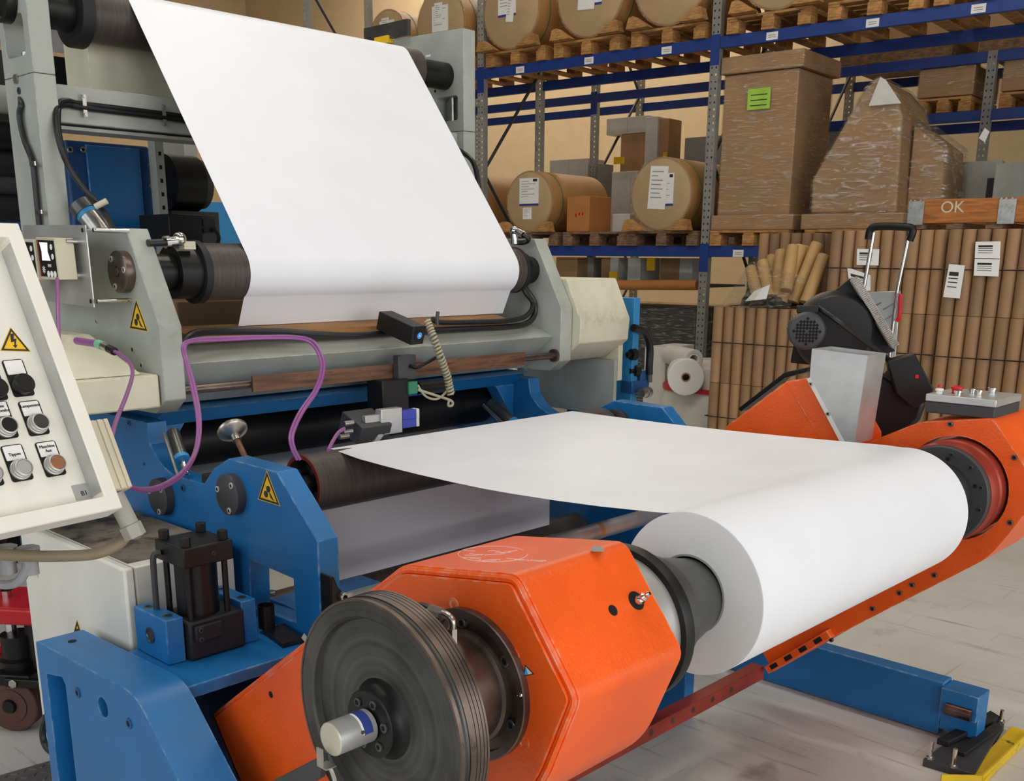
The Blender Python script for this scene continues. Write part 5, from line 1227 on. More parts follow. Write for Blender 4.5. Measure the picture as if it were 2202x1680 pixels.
make_reel(9.10, 8.27, ZL_, .33, 1.05, 'dark shadowed kraft reel half hidden left of the left grey post', LG, 0)
def wedges(D, t, z, R, l):
    for s, nm in ((1, 'left'), (-1, 'right')):
        b = t+s*R*.72; mb = MB(); mb.extr([[(b-s*.13, z), (b+s*.13, z), (b+s*.10, z+.10), (b+s*.05, z+.11)]], lambda p: R3(D, p[0], p[1]), lambda p: R3(D+.10, p[0], p[1]))
        tag(mb.build('wooden_wedge', 'pallet', bevel=.003), 'wooden wedge at the %s foot of %s' % (nm, l), 'wedge', 'wedges holding the kraft reels')
for t, z, R, l in ((7.42, ZU, .375, 'the upper reel beside the left grey post'), (6.42, ZU, .40, 'the second upper reel from the left grey post'), (5.51, ZU, .40, 'the upper reel left of the second grey post'), (4.42, ZU, .41, 'the upper reel right of the second grey post'), (7.15, ZL_, .315, 'the lower reel behind the roller'), (5.52, ZL_, .345, 'the lower reel at the second grey post')): wedges(9.10-.10, t, z+.001, R, l)
# ---- cartons on the racks
def carton(D, t0, t1, z0, z1, dd, m, label, nm='carton', group=None, tape=True, bev=.006, parts=()):
    e = empty(nm, tuple(R3(D, (t0+t1)/2, z0)), label, 'box', group)
    MB().rbox((D, t0, z0), (D+dd, t1, z1)).build('box_body', m, e, bev)
    if tape: MB().rbox((D-.0008, (t0+t1)/2-.002, z0+.01), (D+.0006, (t0+t1)/2+.002, z1-.01)).build('seam', 'kraft_end', e)
    for a0, a1, b0, b1, mm, n in parts: MB().rbox((D-.0015, t0+(t1-t0)*a0, z0+(z1-z0)*b0), (D-.0004, t0+(t1-t0)*a1, z0+(z1-z0)*b1)).build(n, mm, e)
    return e
ta, za = tzR(1218, 494, 9.16); tb_, zb_ = tzR(1268, 421, 9.16)
ca = carton(9.16, tb_, ta, ZL_+.001, zb_, .40, 'carton_orange', 'small orange-brown carton on the lower rack level between two reels', tape=False, parts=[(.55, .62, .42, .52, 'red', 'stamp'), (.40, .47, .46, .54, 'red', 'stamp'), (.25, .32, .46, .54, 'red', 'stamp')])
t0, z0 = tzR(1316, 490, 9.6); carton(9.6, t0-.22, t0, ZL_+.001, z0+.14, .2, 'white_box', 'small white box beside the orange-brown carton', tape=False)
# tall column in film
def wrap(name, mb, label, m='film'): return tag(mb.build(name, m, bevel=.02), label, 'stretch film')
T0_, T1_ = 4.17, 4.975
tc_ = empty('carton_column', tuple(R3(9.14, 4.57, ZL_)), 'tall film-wrapped carton column with green note right of the second grey post', 'cartons')
MB().rbox((9.20, T0_+.05, 2.03), (9.95, T1_-.03, 3.27)).build('carton_sleeve', 'carton', tc_, .01)
MB().rbox((9.14, T0_-.02, ZL_+.001), (10.0, T1_+.0, 2.035)).build('carton_tray', 'carton', tc_, .008)
MB().rbox((9.17, T0_+.0, 3.275), (10.0, T1_, 3.42)).build('carton_lid', 'carton', tc_, .008)
ft_ = MB().rbox((9.185, T0_+.04, 2.04), (9.97, T1_-.02, 3.27)); ft_.build('film', 'film', tc_, .02)
MB().rbox((9.13, T0_-.03, ZL_+.004), (10.01, T1_+.01, 2.04)).build('film', 'film', tc_, .02)
MB().rbox((9.16, T0_-.01, 3.272), (10.01, T1_+.01, 3.425)).build('film', 'film', tc_, .02)
a, b = tzR(1609, 192, 9.18), tzR(1655, 233, 9.18); go_ = MB().rbox((9.178, b[0], b[1]), (9.1795, a[0], a[1])).build('green_note', 'green_note', tc_); tag(go_, 'green note taped on the film')
pk = MB()
for k in range(3): pk.rbox((9.1770, b[0]+.03, b[1]+.03+.045*k), (9.1775, a[0]-.03, b[1]+.038+.045*k))
pk.build('handwriting', 'ink', go_)
# peaked stack in film
pk_ = empty('carton_column', tuple(R3(9.14, 3.6, ZL_)), 'peaked film-wrapped carton stack with white sheet, right of the tall column', 'cartons')
MB().rbox((9.14, 3.16, ZL_+.001), (10.0, 4.07, 2.03)).build('carton_tray', 'carton', pk_, .008)
prof_ = [(4.02, 2.035), (4.03, 2.33), (3.62, 3.05), (3.50, 3.14), (3.35, 2.98), (3.28, 2.8), (3.25, 2.035)]
MB().extr([prof_], lambda p: R3(9.22, p[0], p[1]), lambda p: R3(9.96, p[0]*.985+.04, p[1]-.05)).build('carton_stack', 'carton', pk_, .02)
sc_ = 1.03
MB().extr([[(3.62+(p[0]-3.62)*sc_, 2.5+(p[1]-2.5)*sc_) for p in prof_]], lambda p: R3(9.19, p[0], p[1]), lambda p: R3(9.99, p[0], p[1]-.04)).build('film', 'film_cloudy', pk_, .03)
MB().rbox((9.13, 3.15, ZL_+.004), (10.01, 4.08, 2.04)).build('film', 'film', pk_, .02)
q = [pR(x, y, 9.185) for x, y in ((1868, 228), (1938, 222), (1905, 172), (1893, 165))]
tag(MB().plate(q, .0015).build('document_sheet', 'white_box', pk_), 'white document sheet under the film')
sd2 = MB().extr([[(3.25, 2.04), (3.25, 2.75), (2.98, 2.55), (2.95, 2.04)]], lambda p: R3(9.45, p[0], p[1]), lambda p: R3(10.0, p[0], p[1])); sd2.build('carton_side', 'carton', pk_, .01)
MB().extr([[(3.26, 2.04), (3.27, 2.82), (2.94, 2.58), (2.92, 2.04)]], lambda p: R3(9.43, p[0], p[1]), lambda p: R3(10.02, p[0], p[1])).build('film', 'film_cloudy', pk_, .03)
# white tags, grey boxes behind
a = tzR(2035, 350, 10.06); b = tzR(2130, 425, 10.06); carton(10.06, b[0]-.06, a[0], 1.76, a[1], .10, 'grey_box', 'grey carton pair with arrow marks behind the peaked stack', parts=[(.10, .22, .52, .80, 'ink', 'arrow_mark'), (.72, .84, .52, .80, 'ink', 'arrow_mark')])
a = tzR(2142, 352, 9.4); carton(9.4, min(2.27, a[0]-.05), a[0], 1.76, a[1], .5, 'grey_box', 'grey carton at the right picture edge above the wooden crate')
MB_t = MB().plate([pR(x, y, 9.6) for x, y in ((2118, 275), (2128, 283), (2118, 306), (2105, 297))], .002); tag(MB_t.build('hanging_tag', 'white'), 'white tag hanging at the perforated post far right', 'tag')
# far side loads
for t0, t1, z1, l in ((3.36, 3.9, 3.50, 'film-wrapped pale carton load on the far beam at upper right'), (2.45, 3.1, 3.52, 'film-wrapped pale carton load at the right edge on the far beam')):
    e = empty('wrapped_load', tuple(R3(11.32, (t0+t1)/2, 3.22)), l, 'cartons'); MB().rbox((11.34, t0, 3.225), (12.2, t1, z1)).build('carton_stack', 'carton', e, .01); MB().rbox((11.32, t0-.01, 3.222), (12.22, t1+.01, z1+.01)).build('film', 'film', e, .02)
    p = make_pallet(11.31, (t0+t1)/2, 3.072, 'pallet', 'pallet on the far beam below the '+l.split(' on ')[0].split(' at ')[0]+(', left one' if t0 > 3.2 else ', right one'), 'pallets on the far beam', w=t1-t0, dpt=.9)
for t0, t1, z1, l in ((2.35, 3.35, 4.9, 'added carton load blocking light high on the second rack at the picture top edge'), (3.6, 4.75, 4.8, 'added carton load blocking light high on the second rack behind the tall carton column')):  # loads added to block light coming from behind the racks
    e = empty('wrapped_load', tuple(R3(11.33, (t0+t1)/2, 3.601)), l, 'cartons'); MB().rbox((11.36, t0+.03, 3.745), (12.3, t1-.03, z1)).build('load_body', 'carton', e, .02); MB().rbox((11.34, t0, 3.601), (12.32, t1, 3.744)).build('pallet_base', 'pallet_old', e)
a, b = tzR(1745, 105, 11.35), tzR(1885, 205, 11.35)
carton(11.42, 4.0, 4.96, 1.757, 3.05, .6, 'grey_box', 'tall grey box in the dark behind the film-wrapped columns', tape=False)
bx2 = [((1180, 345), (1262, 400), 'white_box', 'pale grey carton at back behind the left lower reel', 1.757), ((1262, 352), (1283, 400), 'grey_box', 'narrow grey carton at back next to the pale one', 1.757), ((1314, 370), (1395, 430), 'white_box', 'wide pale carton at back between the two lower reels', 1.757),
       ((1297, 283), (1390, 372), 'carton', 'brown strapped carton stack at back beside the diagonal brace', None), ((1436, 290), (1540, 360), 'grey_box', 'grey block carton stack at back above the second lower reel', None)]
DD = 11.34
for (x0, y0), (x1, y1), m_, l, zb in bx2:
    a, b = tzR(x0, y0, DD), tzR(x1, y1, DD); DD += .001
    carton(DD+.02 if zb else 11.75, b[0], a[0], 1.757, a[1], .35, m_, l)
a, b = tzR(1300, 255, 11.7), tzR(1390, 285, 11.7); carton(11.75, b[0], a[0], tzR(1297, 283, DD)[1]+.004, a[1], .35, 'white_box', 'flat white carton lying on the brown strapped stack')
a, b = tzR(1402, 255, 11.5), tzR(1424, 355, 11.5); carton(11.36, b[0], a[0], 1.757, a[1], .3, 'white_box', 'tall narrow white stack at back left of the grey blocks', tape=False)
a, b = tzR(1424, 258, 11.5), tzR(1444, 355, 11.5); carton(11.40, b[0], a[0], 1.757, a[1], .3, 'carton', 'tall narrow brown stack next to the white one at back', tape=False)
yb = MB(); a, b = tzR(1320, 338, 11.3), tzR(1342, 352, 11.3); yb.rbox((11.3, b[0], b[1]), (11.31, a[0], a[1])); tag(yb.build('yellow_sheet', 'yellow'), 'yellow sheet at the brown stack at back', 'sheet')
yb = MB(); a, b = tzR(1426, 328, 11.3), tzR(1433, 355, 11.3); yb.rbox((11.3, b[0], b[1]), (11.31, a[0], a[1])); tag(yb.build('yellow_sheet', 'yellow'), 'narrow upright yellow sheet left of the grey blocks', 'sheet')
# shelf strip between the lower beam and the machine cover
sh = MB().rbox((9.25, 5.06, 1.36), (10.1, 7.84, 1.38)); tag(sh.build('shelf_board', 'charcoal'), 'dark shelf board under the lower beam holding odd cartons', 'shelf')
low = [((1196, 553), (1240, 612), 'carton', 'tan carton under the lower beam beside the grey plate', 9.4), ((1250, 552), (1275, 612), 'grey_box', 'grey carton under the lower beam, second from the grey plate', 9.6), ((1293, 556), (1312, 600), 'carton', 'narrow brown carton under the lower beam', 9.5), ((1312, 553), (1328, 600), 'white_box', 'narrow white carton under the lower beam above a yellow sheet', 9.5), ((1350, 553), (1376, 600), 'white_box', 'white carton under the lower beam beside the yellow sheets', 9.5), ((1420, 552), (1460, 600), 'carton', 'brown carton under the lower beam near the second grey post', 9.6), ((1462, 553), (1488, 590), 'white_box', 'white carton under the lower beam at the second grey post', 9.6)]
for (x0, y0), (x1, y1), m_, l, D in low:
    a, b = tzR(x0, y0, D), tzR(x1, y1, D); carton(D, b[0], a[0], 1.381, min(a[1], 1.64), .4, m_, l, tape=False)
for (x0, y0), (x1, y1), l in (((1392, 555), (1408, 582), 'yellow sheet pack under the lower beam, tilted'), ((1311, 584), (1328, 602), 'yellow sheet below the narrow white carton')):
    a, b = tzR(x0, y0, 9.45), tzR(x1, y1, 9.45); tag(MB().rbox((9.44, b[0], b[1]), (9.46, a[0], a[1])).build('yellow_sheet', 'yellow'), l, 'sheet')
a, b = pR(1325, 613, 9.2), pR(1500, 613, 9.2); tag(MB().cyl(a, b, .05, 20).build('paper_core', 'carton_orange'), 'long brown core lying along the rack under the lower beam', 'tube')
# dark wrapped goods on the floor under the rack
for t0, t1, z1, l in ((5.2, 6.3, 1.15, 'dark film-wrapped load on the floor under the rack, left of the second grey post'), (6.4, 7.5, 1.2, 'dark film-wrapped load on the floor behind the blue valve plate'), (3.9, 4.85, 1.2, 'dark load on the floor under the rack behind the cardboard tubes')):
    e = empty('wrapped_load', tuple(R3(9.3, (t0+t1)/2, 0)), l, 'cartons'); MB().rbox((9.35, t0, .15), (10.1, t1, z1)).build('load_body', 'charcoal', e, .02); MB().rbox((9.33, t0-.02, .14), (10.12, t1+.02, z1+.02)).build('film', 'film', e, .03); MB().rbox((9.35, t0, 0), (10.1, t1, .135)).build('pallet_base', 'pallet_old', e)
# ---- white film rolls on the floor behind the valve plate
def froll(c, ax, R, r, L, label, m='white', core='kraft'):
    c = V(c); ax = V(ax).normalized(); e = empty('film_roll', tuple(c), label, 'roll', 'white film rolls beside the rack'); MB().ring(c, ax, r, R, L, 40).build('wound_film', m, e, .006); MB().ring(c-ax*.002, ax, r*.8, r-.0005, L, 24).build('core', core, e)
froll(pR(1475, 812, 7.5), nR*.9+dR*.55, .15, .035, .34, 'white film roll with brown core facing us above the red band')
froll(pR(1492, 774, 7.62), nR*.6+dR*.8, .085, .05, .5, 'grey-white film roll with wide bore lying on top of the white pile', 'white_box', 'white')
bk_ = carton(7.9, tzR(1430, 790, 7.9)[0], tzR(1385, 790, 7.9)[0], .0, tzR(1385, 745, 7.9)[1], .5, 'white_box', 'white block behind the black hose, with small sheet', tape=False)
e = empty('white_sack', tuple(R3(8.05, 4.25, 0)), 'bulging white wrapped sack on the floor with a red band', 'sack')
sk = MB(); sk.lathe(R3(8.05, 4.25, 0), ZA, [(0, .42), (.15, .46), (.40, .47), (.56, .44), (.60, .40), (.75, .36), (.8, .2)], 36); sk.build('sack_body', 'white_box', e); MB().ring(R3(8.05, 4.25, .555), ZA, .40, .455, .035, 40).build('red_band', 'red', e)
fb_ = MB(); fb_.lathe(R3(8.85, tzR(1440, 750, 8.85)[0], 0), ZA, [(0, .2), (.6, .24), (.72, .2), (.80, .05)], 28); tag(fb_.build('clear_film_bundle', 'film_cloudy'), 'glossy bundle of clear film behind the white block', 'film')
# ---- stacks of cardboard tubes
TR, TP = .0425, .0865
proto_tube = {}; RT = random.Random(11)
tier_name = ['lowest tier', 'second tier', 'top tier']
def tube_obj(c, L, m, lbl, grp, r=TR):
    k = (round(L, 3), m, r)
    if k not in proto_tube:
        o = MB().ring(c, ZA, r-.006, r, L, 16).build('cardboard_tube', m); proto_tube[k] = o
        o.location = V(c)+V((0, 0, 0)); ROOT[o.name] = V(c)
    else:
        o = proto_tube[k].copy(); C.objects.link(o); o.location = V(c)
    o.rotation_euler = (.006*(RT.random()-.5), .006*(RT.random()-.5), RT.random()*6)
    return tag(o, lbl, 'tube', grp)
ORD = ['first', 'second', 'third', 'fourth', 'fifth', 'sixth', 'seventh', 'eighth', 'ninth', 'tenth']
def tube_stack(D, t1, n, tiers, where, side=0, seed=1):
    rnd = random.Random(seed)
    for ti, (z0, z1) in enumerate(tiers):
        grp = 'cardboard tubes of ' + where
        tn_ = tier_name[ti] if len(tiers) > 2 else ['lower tier', 'upper tier'][ti]
        for k in range(n):
            tube_obj(R3(D+TR+.008*rnd.random(), t1-TR-k*TP-.001*ti, z0+.001), z1-z0-.003, 'tube', '%s upright tube counted from the left, %s of %s' % (ORD[k], tn_, where), grp)
        for s in range(side): tube_obj(R3(D+TR+(s+1)*TP, t1-TR-.001, z0+.001), z1-z0-.003, 'tube', '%s tube behind the corner tube, %s of %s' % (ORD[s], tn_, where), grp)
    zs = tiers[0][0]
    dq = .58 if len(tiers) < 3 else 1.0
    p = MB().rbox((D+.01, t1-n*TP, 0), (D+dq, t1, zs)); tag(p.build('pallet', 'pallet_old'), 'pallet on the floor under '+where, 'pallet')
    co = MB().rbox((D+.10, t1-n*TP, zs+.001), (D+dq, t1-.10, tiers[-1][1]-.004)); tag(co.build('tube_block', 'tube'), 'packed inner block of '+where, 'tubes', None, 'stuff')
    for ti, (z0, z1) in enumerate(tiers):
        z = (z0+z1)/2+.02; loop = [R3(D+dq-.1, t1+.004, z), R3(D-.004, t1+.004, z), R3(D-.004, t1-n*TP-.006, z), R3(D+dq-.1, t1-n*TP-.006, z)]
        tag(MB().tube(loop, .004, 6, sub=1).build('strap', 'black'), 'black strap round the %s of %s' % (tier_name[ti] if len(tiers) > 2 else ['lower tier', 'upper tier'][ti], where), 'strap', 'straps round the tube stacks')
Z3 = [(.19, .74), (.74, 1.30), (1.30, 1.835)]
tube_stack(7.0, 3.765, 9, Z3[:2], 'the low tube stack', 0, 1)
tube_stack(7.62, 3.74, 6, Z3, 'the stack behind the loose tubes', 2, 2)
tube_stack(7.05, 2.93, 9, Z3, 'the stack behind the trolley', 4, 3)
tube_stack(7.0, 2.135, 7, Z3, 'the stack under the crate', 4, 4)
# loose tubes leaning on the low stack
lt = [((1630, 640), (1614, 578)), ((1655, 640), (1640, 564)), ((1672, 640), (1680, 540)), ((1690, 625), (1706, 530)), ((1676, 660), (1720, 540)), ((1700, 664), (1752, 538)), ((1728, 662), (1768, 560)), ((1648, 630), (1662, 552)), ((1702, 630), (1733, 532))]
for k, (b, t) in enumerate(lt):
    D = 7.08+.03*(k % 3)+(.12 if k > 6 else 0); A, B = pR(*b, D), pR(*t, D+.14); d = (B-A)
    if A.z < 1.345: A = A+d*((1.345-A.z)/d.z)
    tag(MB().lathe(A, d, [(0, .046), (d.length, .046)] if 0 else [(0, .044), (d.length-.004, .044), (d.length, .041)], 18).build('cardboard_tube', 'tube_light'), 'loose golden-brown tube leaning on the low stack, ' + ['leftmost', 'second from left', 'upright one behind the white slip', 'tall one in the middle', 'leaning right in front', 'longest leaning right', 'rightmost', 'short one at back left', 'short one at back right'][k], 'tube', 'loose tubes on the low stack')
q = [pR(x, y, 6.98) for x, y in ((1602, 648), (1648, 643), (1656, 612), (1622, 626))]
tag(MB().plate(q, .002).build('paper_slip', 'white'), 'white paper slip hanging over the edge of the low tube stack', 'paper slip')
for i, (x, y) in enumerate(((1606, 640), (1660, 645))):
    c = pR(x, y, 7.0); tag(MB().ring(V((c.x, c.y, 1.3450))-nR*0, nR, .034, .042, .5, 16).build('cardboard_tube', 'charcoal'), ['dark tube lying at the left edge of the low stack top', 'dark tube lying beside the white slip on the low stack'][i], 'tube')
fm = MB(); A_ = [pR(x, y, 6.975) for x, y in ((1545, 662), (1562, 640), (1590, 600), (1615, 560))]; B_ = [pR(x, y, 6.985) for x, y in ((1700, 662), (1702, 652), (1706, 640), (1740, 600))]
tag(fm.sheet(A_, B_, .001).build('torn_film', 'film_thin'), 'torn stretch film hanging over the loose tubes', 'stretch film')
# documents on the tube stacks
for q, l in ((((1843, 535), (1891, 536), (1889, 571), (1842, 570)), 'white barcode label on the tube stack behind the trolley handle'), (((1822, 575), (1872, 592), (1872, 625), (1828, 628)), 'pale paper sheet low on the tube stack behind the trolley'), (((2041, 568), (2075, 571), (2064, 642), (2028, 639)), 'narrow delivery note on the tube stack at right'), (((2098, 520), (2152, 519), (2150, 556), (2096, 555)), 'upper white label on the tube stack at right'), (((2096, 557), (2150, 558), (2147, 595), (2094, 593)), 'lower white label on the tube stack at right')):
    P_ = [pR(x, y, 7.045 if 'trolley' in l else 6.994) for x, y in q]; e = MB().plate(P_, .0015).build('paper_label', 'label'); tag(e, l, 'label', 'labels on the tube stacks')
    a, b, c, d = P_; pr = MB()
    rows = ((.22, .12), (.40, .03), (.52, .03), (.66, .03))
    for v, h in rows:
        p0 = a.lerp(d, v).lerp(b.lerp(c, v), .12); p1 = a.lerp(d, v).lerp(b.lerp(c, v), .7); p2 = a.lerp(d, v+h).lerp(b.lerp(c, v+h), .7); p3 = a.lerp(d, v+h).lerp(b.lerp(c, v+h), .12); pr.plate([p-nR*.0015 for p in (p0, p1, p2, p3)], .0005)
    pr.build('print', 'ink', e)
# wooden crate with steel corners
cr0 = empty('wooden_crate', tuple(R3(7.1, 1.9, 1.84)), 'orange-brown wooden crate collar with handwriting on the right tube stack', 'crate')
t1, z1 = tzR(1958, 430, 7.1); t0 = t1-1.2
zt_ = tzR(1958, 430, 7.1)[1]; za = 1.875
MB().rbox((7.1, t0, za), (7.12, t1, zt_)).build('side_board', 'crate_wood', cr0, .002)
MB().rbox((7.9, t0, za), (7.92, t1, zt_)).build('side_board', 'crate_wood', cr0, .002)
MB().rbox((7.121, t1-.02, za), (7.899, t1, zt_)).build('end_board', 'crate_wood', cr0, .002)
tr_ = tzR(2152, 430, 7.1)[0]
MB().rbox((7.121, tr_-.10, za), (7.899, tr_-.08, zt_)).build('end_board', 'crate_wood', cr0)
for t, l in ((t1-.02, 1), (tr_-.02, 1)):
    h = MB(); h.rbox((7.092, t-.075, za-.01), (7.0995, t+.025, zt_-.01))
    for z in (.02, .06, .10, .14):
        for dt in (-.05, -.015, .012): h.lathe(R3(7.092, t+dt, za+z), -nR, [(0, .008), (.004, .007)], 10)
    tag(h.build('corner_hinge', 'steel', cr0), 'galvanised corner hinge')
for k in range(5): MB().rbox((7.11, t1-.1-.24*k, 1.838), (7.9, t1-.0-.24*k, 1.8745)).build('runner', 'pallet_old', cr0)
text('OK', 'handwriting', R3(7.0985, t1-.27, (za+zt_)/2+.02), -dR, ZA, .10, 'tan_plastic', cr0)
# ---- hand trolley
ht = empty('hand_trolley', tuple(pR(1900, 700, 6.0)*1 - V((0, 0, 0))), 'chrome hand trolley with black handle standing before the tube stacks', 'hand trolley')
D = 6.0
MB().tube([pR(1879, 500, D), pR(1850, 660, D), pR(1838, 760, D)], .011, 12, sub=1).build('tube_rail', 'chrome', ht)
MB().tube([pR(1954, 508, D), pR(1930, 620, D), pR(1915, 740, D)], .011, 12, sub=1).build('tube_rail', 'chrome', ht)
MB().tube([pR(1867, 515, D), pR(1873, 492, D), pR(1895, 487, D), pR(1940, 488, D), pR(1963, 493, D), pR(1956, 518, D)], .021, 12).build('handle', 'black', ht)
A_ = [pR(*q, D+.02) for q in ((1862, 628), (1937, 626), (1925, 780), (1850, 780))]
MB().plate(A_, .006).build('nose_plate', 'aluminium', ht, .003)
rg = MB()
for k in range(5):
    v = .15+.16*k; a = A_[0].lerp(A_[3], v+.10).lerp(A_[1].lerp(A_[2], v+.10), .12); b = A_[0].lerp(A_[3], v).lerp(A_[1].lerp(A_[2], v), .48); rg.tube([a-nR*.004, b-nR*.004], .004, 6, sub=1)
    a2 = A_[0].lerp(A_[3], v).lerp(A_[1].lerp(A_[2], v), .88); b2 = A_[0].lerp(A_[3], v+.10).lerp(A_[1].lerp(A_[2], v+.10), .55); rg.tube([a2-nR*.004, b2-nR*.004], .004, 6, sub=1)
rg.build('rib', 'steel', ht)
MB().tube([pR(1937, 632, D-.02), pR(1934, 680, D-.02), pR(1928, 690, D-.02)], .012, 8).build('release_lever', 'red', ht)
low_ = pR(1915, 740, D)
MB().tube([pR(1838, 760, D), V((pR(1838, 760, D).x, pR(1838, 760, D).y, .12))], .011, 12, sub=1).build('tube_rail', 'chrome', ht)
MB().tube([low_, V((low_.x, low_.y, .12))], .011, 12, sub=1).build('tube_rail', 'chrome', ht)
for q in (pR(1838, 760, D), low_):
    MB().lathe(V((q.x, q.y, .10))+dR*.03, -dR, [(0, .1), (.05, .1)], 28).build('wheel', 'black', ht)
# ------------------------------------------------------------------ behind the press at left
def pb2(x, y, D): return pD(x, y, D)
def facebox(x0, y0, x1, y1, Dp, dpt, nm, m, label, cat, bev=.004, floor=True):
    a, b = pD(x0, y0, Dp), pD(x1, y1, Dp); c = pX(x0, y0, 1) ; Y = min(a.y, b.y)
    a, b = pY(x0, y0, Y), pY(x1, y1, Y)
    return tag(MB().box((a.x, Y, 0 if floor else b.z), (b.x, Y+dpt, a.z)).build(nm, m, bevel=bev), label, cat)
bc = empty('blue_cabinet', tuple(pY(240, 500, 4.4)), 'dark blue machine cabinet behind the left grey column', 'cabinet')
a, b = pY(140, 300, 4.4), pY(340, 560, 4.4)
MB().box((a.x, 4.4, 0), (b.x, 5.4, a.z)).build('cabinet_body', 'steel_blue', bc, .01)
a2, b2 = pY(182, 300, 4.39), pY(318, 560, 4.39); MB().box((a2.x, 4.385, .4), (b2.x, 4.399, a2.z-.02)).build('cabinet_door', 'blue', bc, .004)
hd = MB()
for q in ((150, 322), (178, 322), (322, 358), (326, 400)): hd.bolt(pY(*q, 4.385), -YA, .012, .006)
hd.build('bolt', 'steel', bc)
pp_ = empty('perforated_post', tuple(pY(345, 500, 4.3)), 'grey perforated steel post right of the blue cabinet', 'post')
a, b = pY(332, 300, 4.3), pY(350, 560, 4.3)
MB().box((a.x, 4.3, 0), (pY(350, 300, 4.3).x, 4.36, pY(340, 290, 4.3).z+.3)).build('post_body', 'grey', pp_)
dh = MB(); xx = (a.x+pY(350, 300, 4.3).x)/2
for k in range(18): z = 1.4+.055*k; dh.box((xx-.006, 4.2985, z-.008), (xx+.006, 4.2995, z+.008))
dh.build('perforation', 'dark_hole', pp_)
mt_ = empty('drive_motor', tuple(pY(395, 420, 4.6)), 'black drive motor with wire mesh guard seen left of the hanging web', 'motor')
c = pY(392, 395, 4.6); MB().cyl(c-XA*.09, c+XA*.06, .125, 36).build('motor_body', 'black', mt_); MB().cyl(c+XA*.06, c+XA*.10, .11, 36).build('flange', 'charcoal', mt_)
a, b = pY(414, 345, 4.55), pY(440, 432, 4.55); MB().box((a.x, 4.55, b.z), (b.x, 4.72, a.z)).build('mesh_guard', 'gunmetal', mt_)
MB().box((c.x-.12, 4.5, .0), (c.x+.12, 4.8, c.z-.126)).build('motor_base', 'charcoal', mt_)
ge_ = empty('gear_box', tuple(pY(405, 490, 4.0)), 'black box with connector plug above the left roller sleeve', 'gear box')
a, b = pY(362, 460, 4.0), pY(438, 530, 4.0); MB().box((a.x, 4.0, b.z), (b.x, 4.25, a.z)).build('box_body', 'black', ge_, .004)
p = pY(455, 490, 4.0); MB().cyl(V((b.x, 4.08, p.z)), V((p.x, 4.08, p.z)), .03, 20).build('shaft', 'black', ge_); MB().box((p.x-.01, 4.05, p.z-.02), (p.x+.05, 4.11, p.z+.05)).build('plug', 'charcoal', ge_, .004)
MB().tube([V((p.x+.03, 4.04, p.z+.0)), V((p.x+.05, 4.03, p.z-.04)), V((p.x+.02, 4.03, p.z-.08)), V((p.x-.03, 4.03, p.z-.07))], .008).build('lead', 'cable', ge_)
facebox(418, 432, 560, 1010, 6.4, .3, 'light_blue_panel', 'lightblue', 'faded light blue panel glimpsed left of the hanging web', 'panel')
facebox(395, 300, 470, 1000, 6.8, .3, 'green_grey_panel', 'grey_box', 'grey-green panel corner beside the hanging web at the cross beam', 'panel')
facebox(380, 650, 600, 700, 3.9, .3, 'cardboard_sheet', 'carton', 'cardboard sheet lying under the left end of the lower roller', 'sheet', .004, False)
gp = empty('gauge', tuple(pY(470, 685, 3.7)), 'round gauge with cream face behind the press under the left roller', 'gauge')
p = pY(472, 684, 3.7); MB().lathe(p, -YA, [(0, .035), (.02, .035)], 28).build('case', 'steel_blue', gp); MB().lathe(p-YA*.0201, -YA, [(0, .024), (.001, .024)], 24).build('dial', 'clock_face', gp); MB().box((p.x-.014, 3.678, p.z-.001), (p.x+.004, 3.6785, p.z+.002)).build('needle', 'ink', gp)
wb = MB()
for k in range(9): x = 385+6*k; wb.tube([pY(x, 672, 3.75), pY(x+4, 690, 3.74), pY(x+1, 712, 3.75)], .006, 6)
tag(wb.build('wire_bundle', 'steel_blue'), 'bundle of blue wires behind the press under the left roller', 'wires')
# black rollers of the next machine at the left picture edge
for k, (y, r, m_) in enumerate(((215, .05, 'grey'), (290, .055, 'black'), (345, .055, 'black_matte'), (385, .05, 'charcoal'), (440, .06, 'black_matte'))):
    p = pY(15, y, 4.2); tag(MB().cyl((-1.2, 4.2+.04*k, p.z), (pY(60+4*k, y, 4.2).x, 4.2+.04*k, p.z), r, 24).build('machine_roller', m_), ['pale grey bar, topmost at the left picture edge', 'black roller second from top at the left picture edge', 'dull black roller third from top at the left picture edge', 'charcoal bar fourth from top at the left picture edge', 'lowest black roller at the left picture edge, above the console'][k], 'roller')
facebox(-120, 90, 30, 196, 5.2, .3, 'dark_machine_box', 'black', 'dark machine box beside the left column at the picture edge', 'machine')
facebox(-150, 395, 60, 640, 5.6, .4, 'dark_machine_box', 'black_matte', 'dark machine body low at the left picture edge behind the rollers', 'machine')
bb = MB(); a, b = pY(100, 105, 3.9), pY(200, 205, 3.9); bb.box((a.x, 3.9, b.z-.05), (b.x+.3, 4.1, a.z-.02)); tag(bb.build('dark_machine_beam', 'black'), 'dark beam behind the cross beam between column and cream box', 'beam')
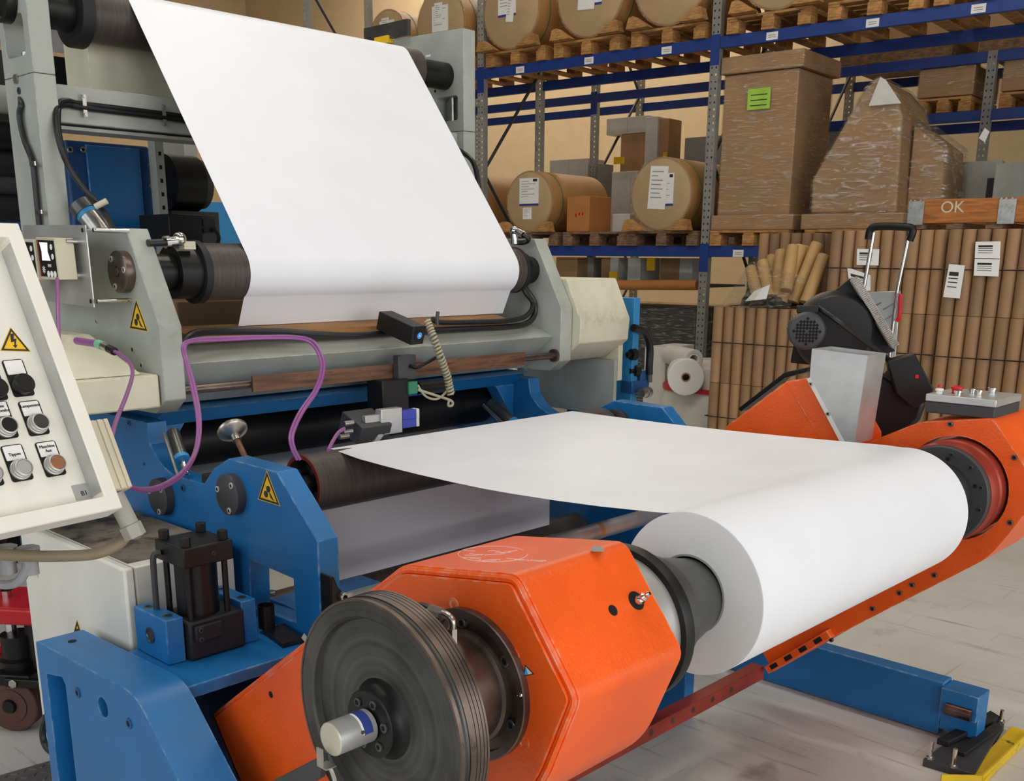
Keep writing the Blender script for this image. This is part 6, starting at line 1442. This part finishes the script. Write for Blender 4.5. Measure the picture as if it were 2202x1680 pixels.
# ------------------------------------------------------------------ light: ceiling lamps, key-light openings added at the right wall, tall windows behind the photographer
def area(name, loc, rot, sx, sy, power, col):
    l = bpy.data.lights.new(name, 'AREA'); l.shape = 'RECTANGLE'; l.size = sx; l.size_y = sy; l.energy = power; l.color = col
    o = bpy.data.objects.new(name, l); C.objects.link(o); o.location = loc; o.rotation_euler = rot; return o
wm = (1, .86, .68); cw = (.90, .95, 1.0)
for D, t, e, sx, sy in ((1.0, -1.5, 74, .35, 2.6), (1.0, 3.0, 94, .35, 2.6), (1.0, 7.5, 74, .35, 2.6), (4.6, -1.5, 70, .35, 2.6), (4.6, 3.0, 94, .35, 2.6), (4.6, 7.5, 34, .35, 2.6), (7.9, 0.5, 16, .3, 2.4), (7.9, 6.2, 30, .3, 2.4), (7.9, 11, 26, .3, 2.4)):
    area('ceiling_lamp', R3(D, t, 6.9), (0, 0, RB), sx, sy, e, (1, .95, .88) if D < 3 else wm if D > 7 else (1, .92, .80))
for i, D in enumerate((13.6,)):
    for t in (8, 11, 14): area('ceiling_lamp', R3(D, t, 7.6), (0, 0, RB), .4, 2.4, 170, wm)
for a, b in ((-4.6, -1.4), (-.4, 2.8), (3.8, 7.0)):
    area('window_daylight', R3(-3.98, (a+b)/2, 3.2), (0, math.radians(-90), RB), 3.9, 3.1, 62, (.80, .90, 1))
for a, b, e in ((-3.0, .2, 165), (1.2, 4.4, 165), (5.4, 8.6, 30)):  # added key light entering through the right-wall openings
    area('window_daylight', R3((a+b)/2, -5.95, 2.3), (math.radians(-90), 0, RB+PI), 3.1, 3.7, e, (1, .98, .945))
w = bpy.data.worlds.new('world'); sc.world = w; w.use_nodes = True; bg = w.node_tree.nodes['Background']; bg.inputs[0].default_value = (.9, .93, 1, 1); bg.inputs[1].default_value = .02
sc.view_settings.view_transform = 'Standard'; sc.view_settings.look = 'None'; sc.view_settings.gamma = 1; sc.view_settings.exposure = -.42; sc.view_settings.use_curve_mapping = False
sc.cycles.use_denoising = True; sc.cycles.max_bounces = 8; sc.cycles.transparent_max_bounces = 16; sc.cycles.caustics_reflective = False; sc.cycles.caustics_refractive = False; sc.cycles.sample_clamp_indirect = 4
bpy.context.view_layer.update()
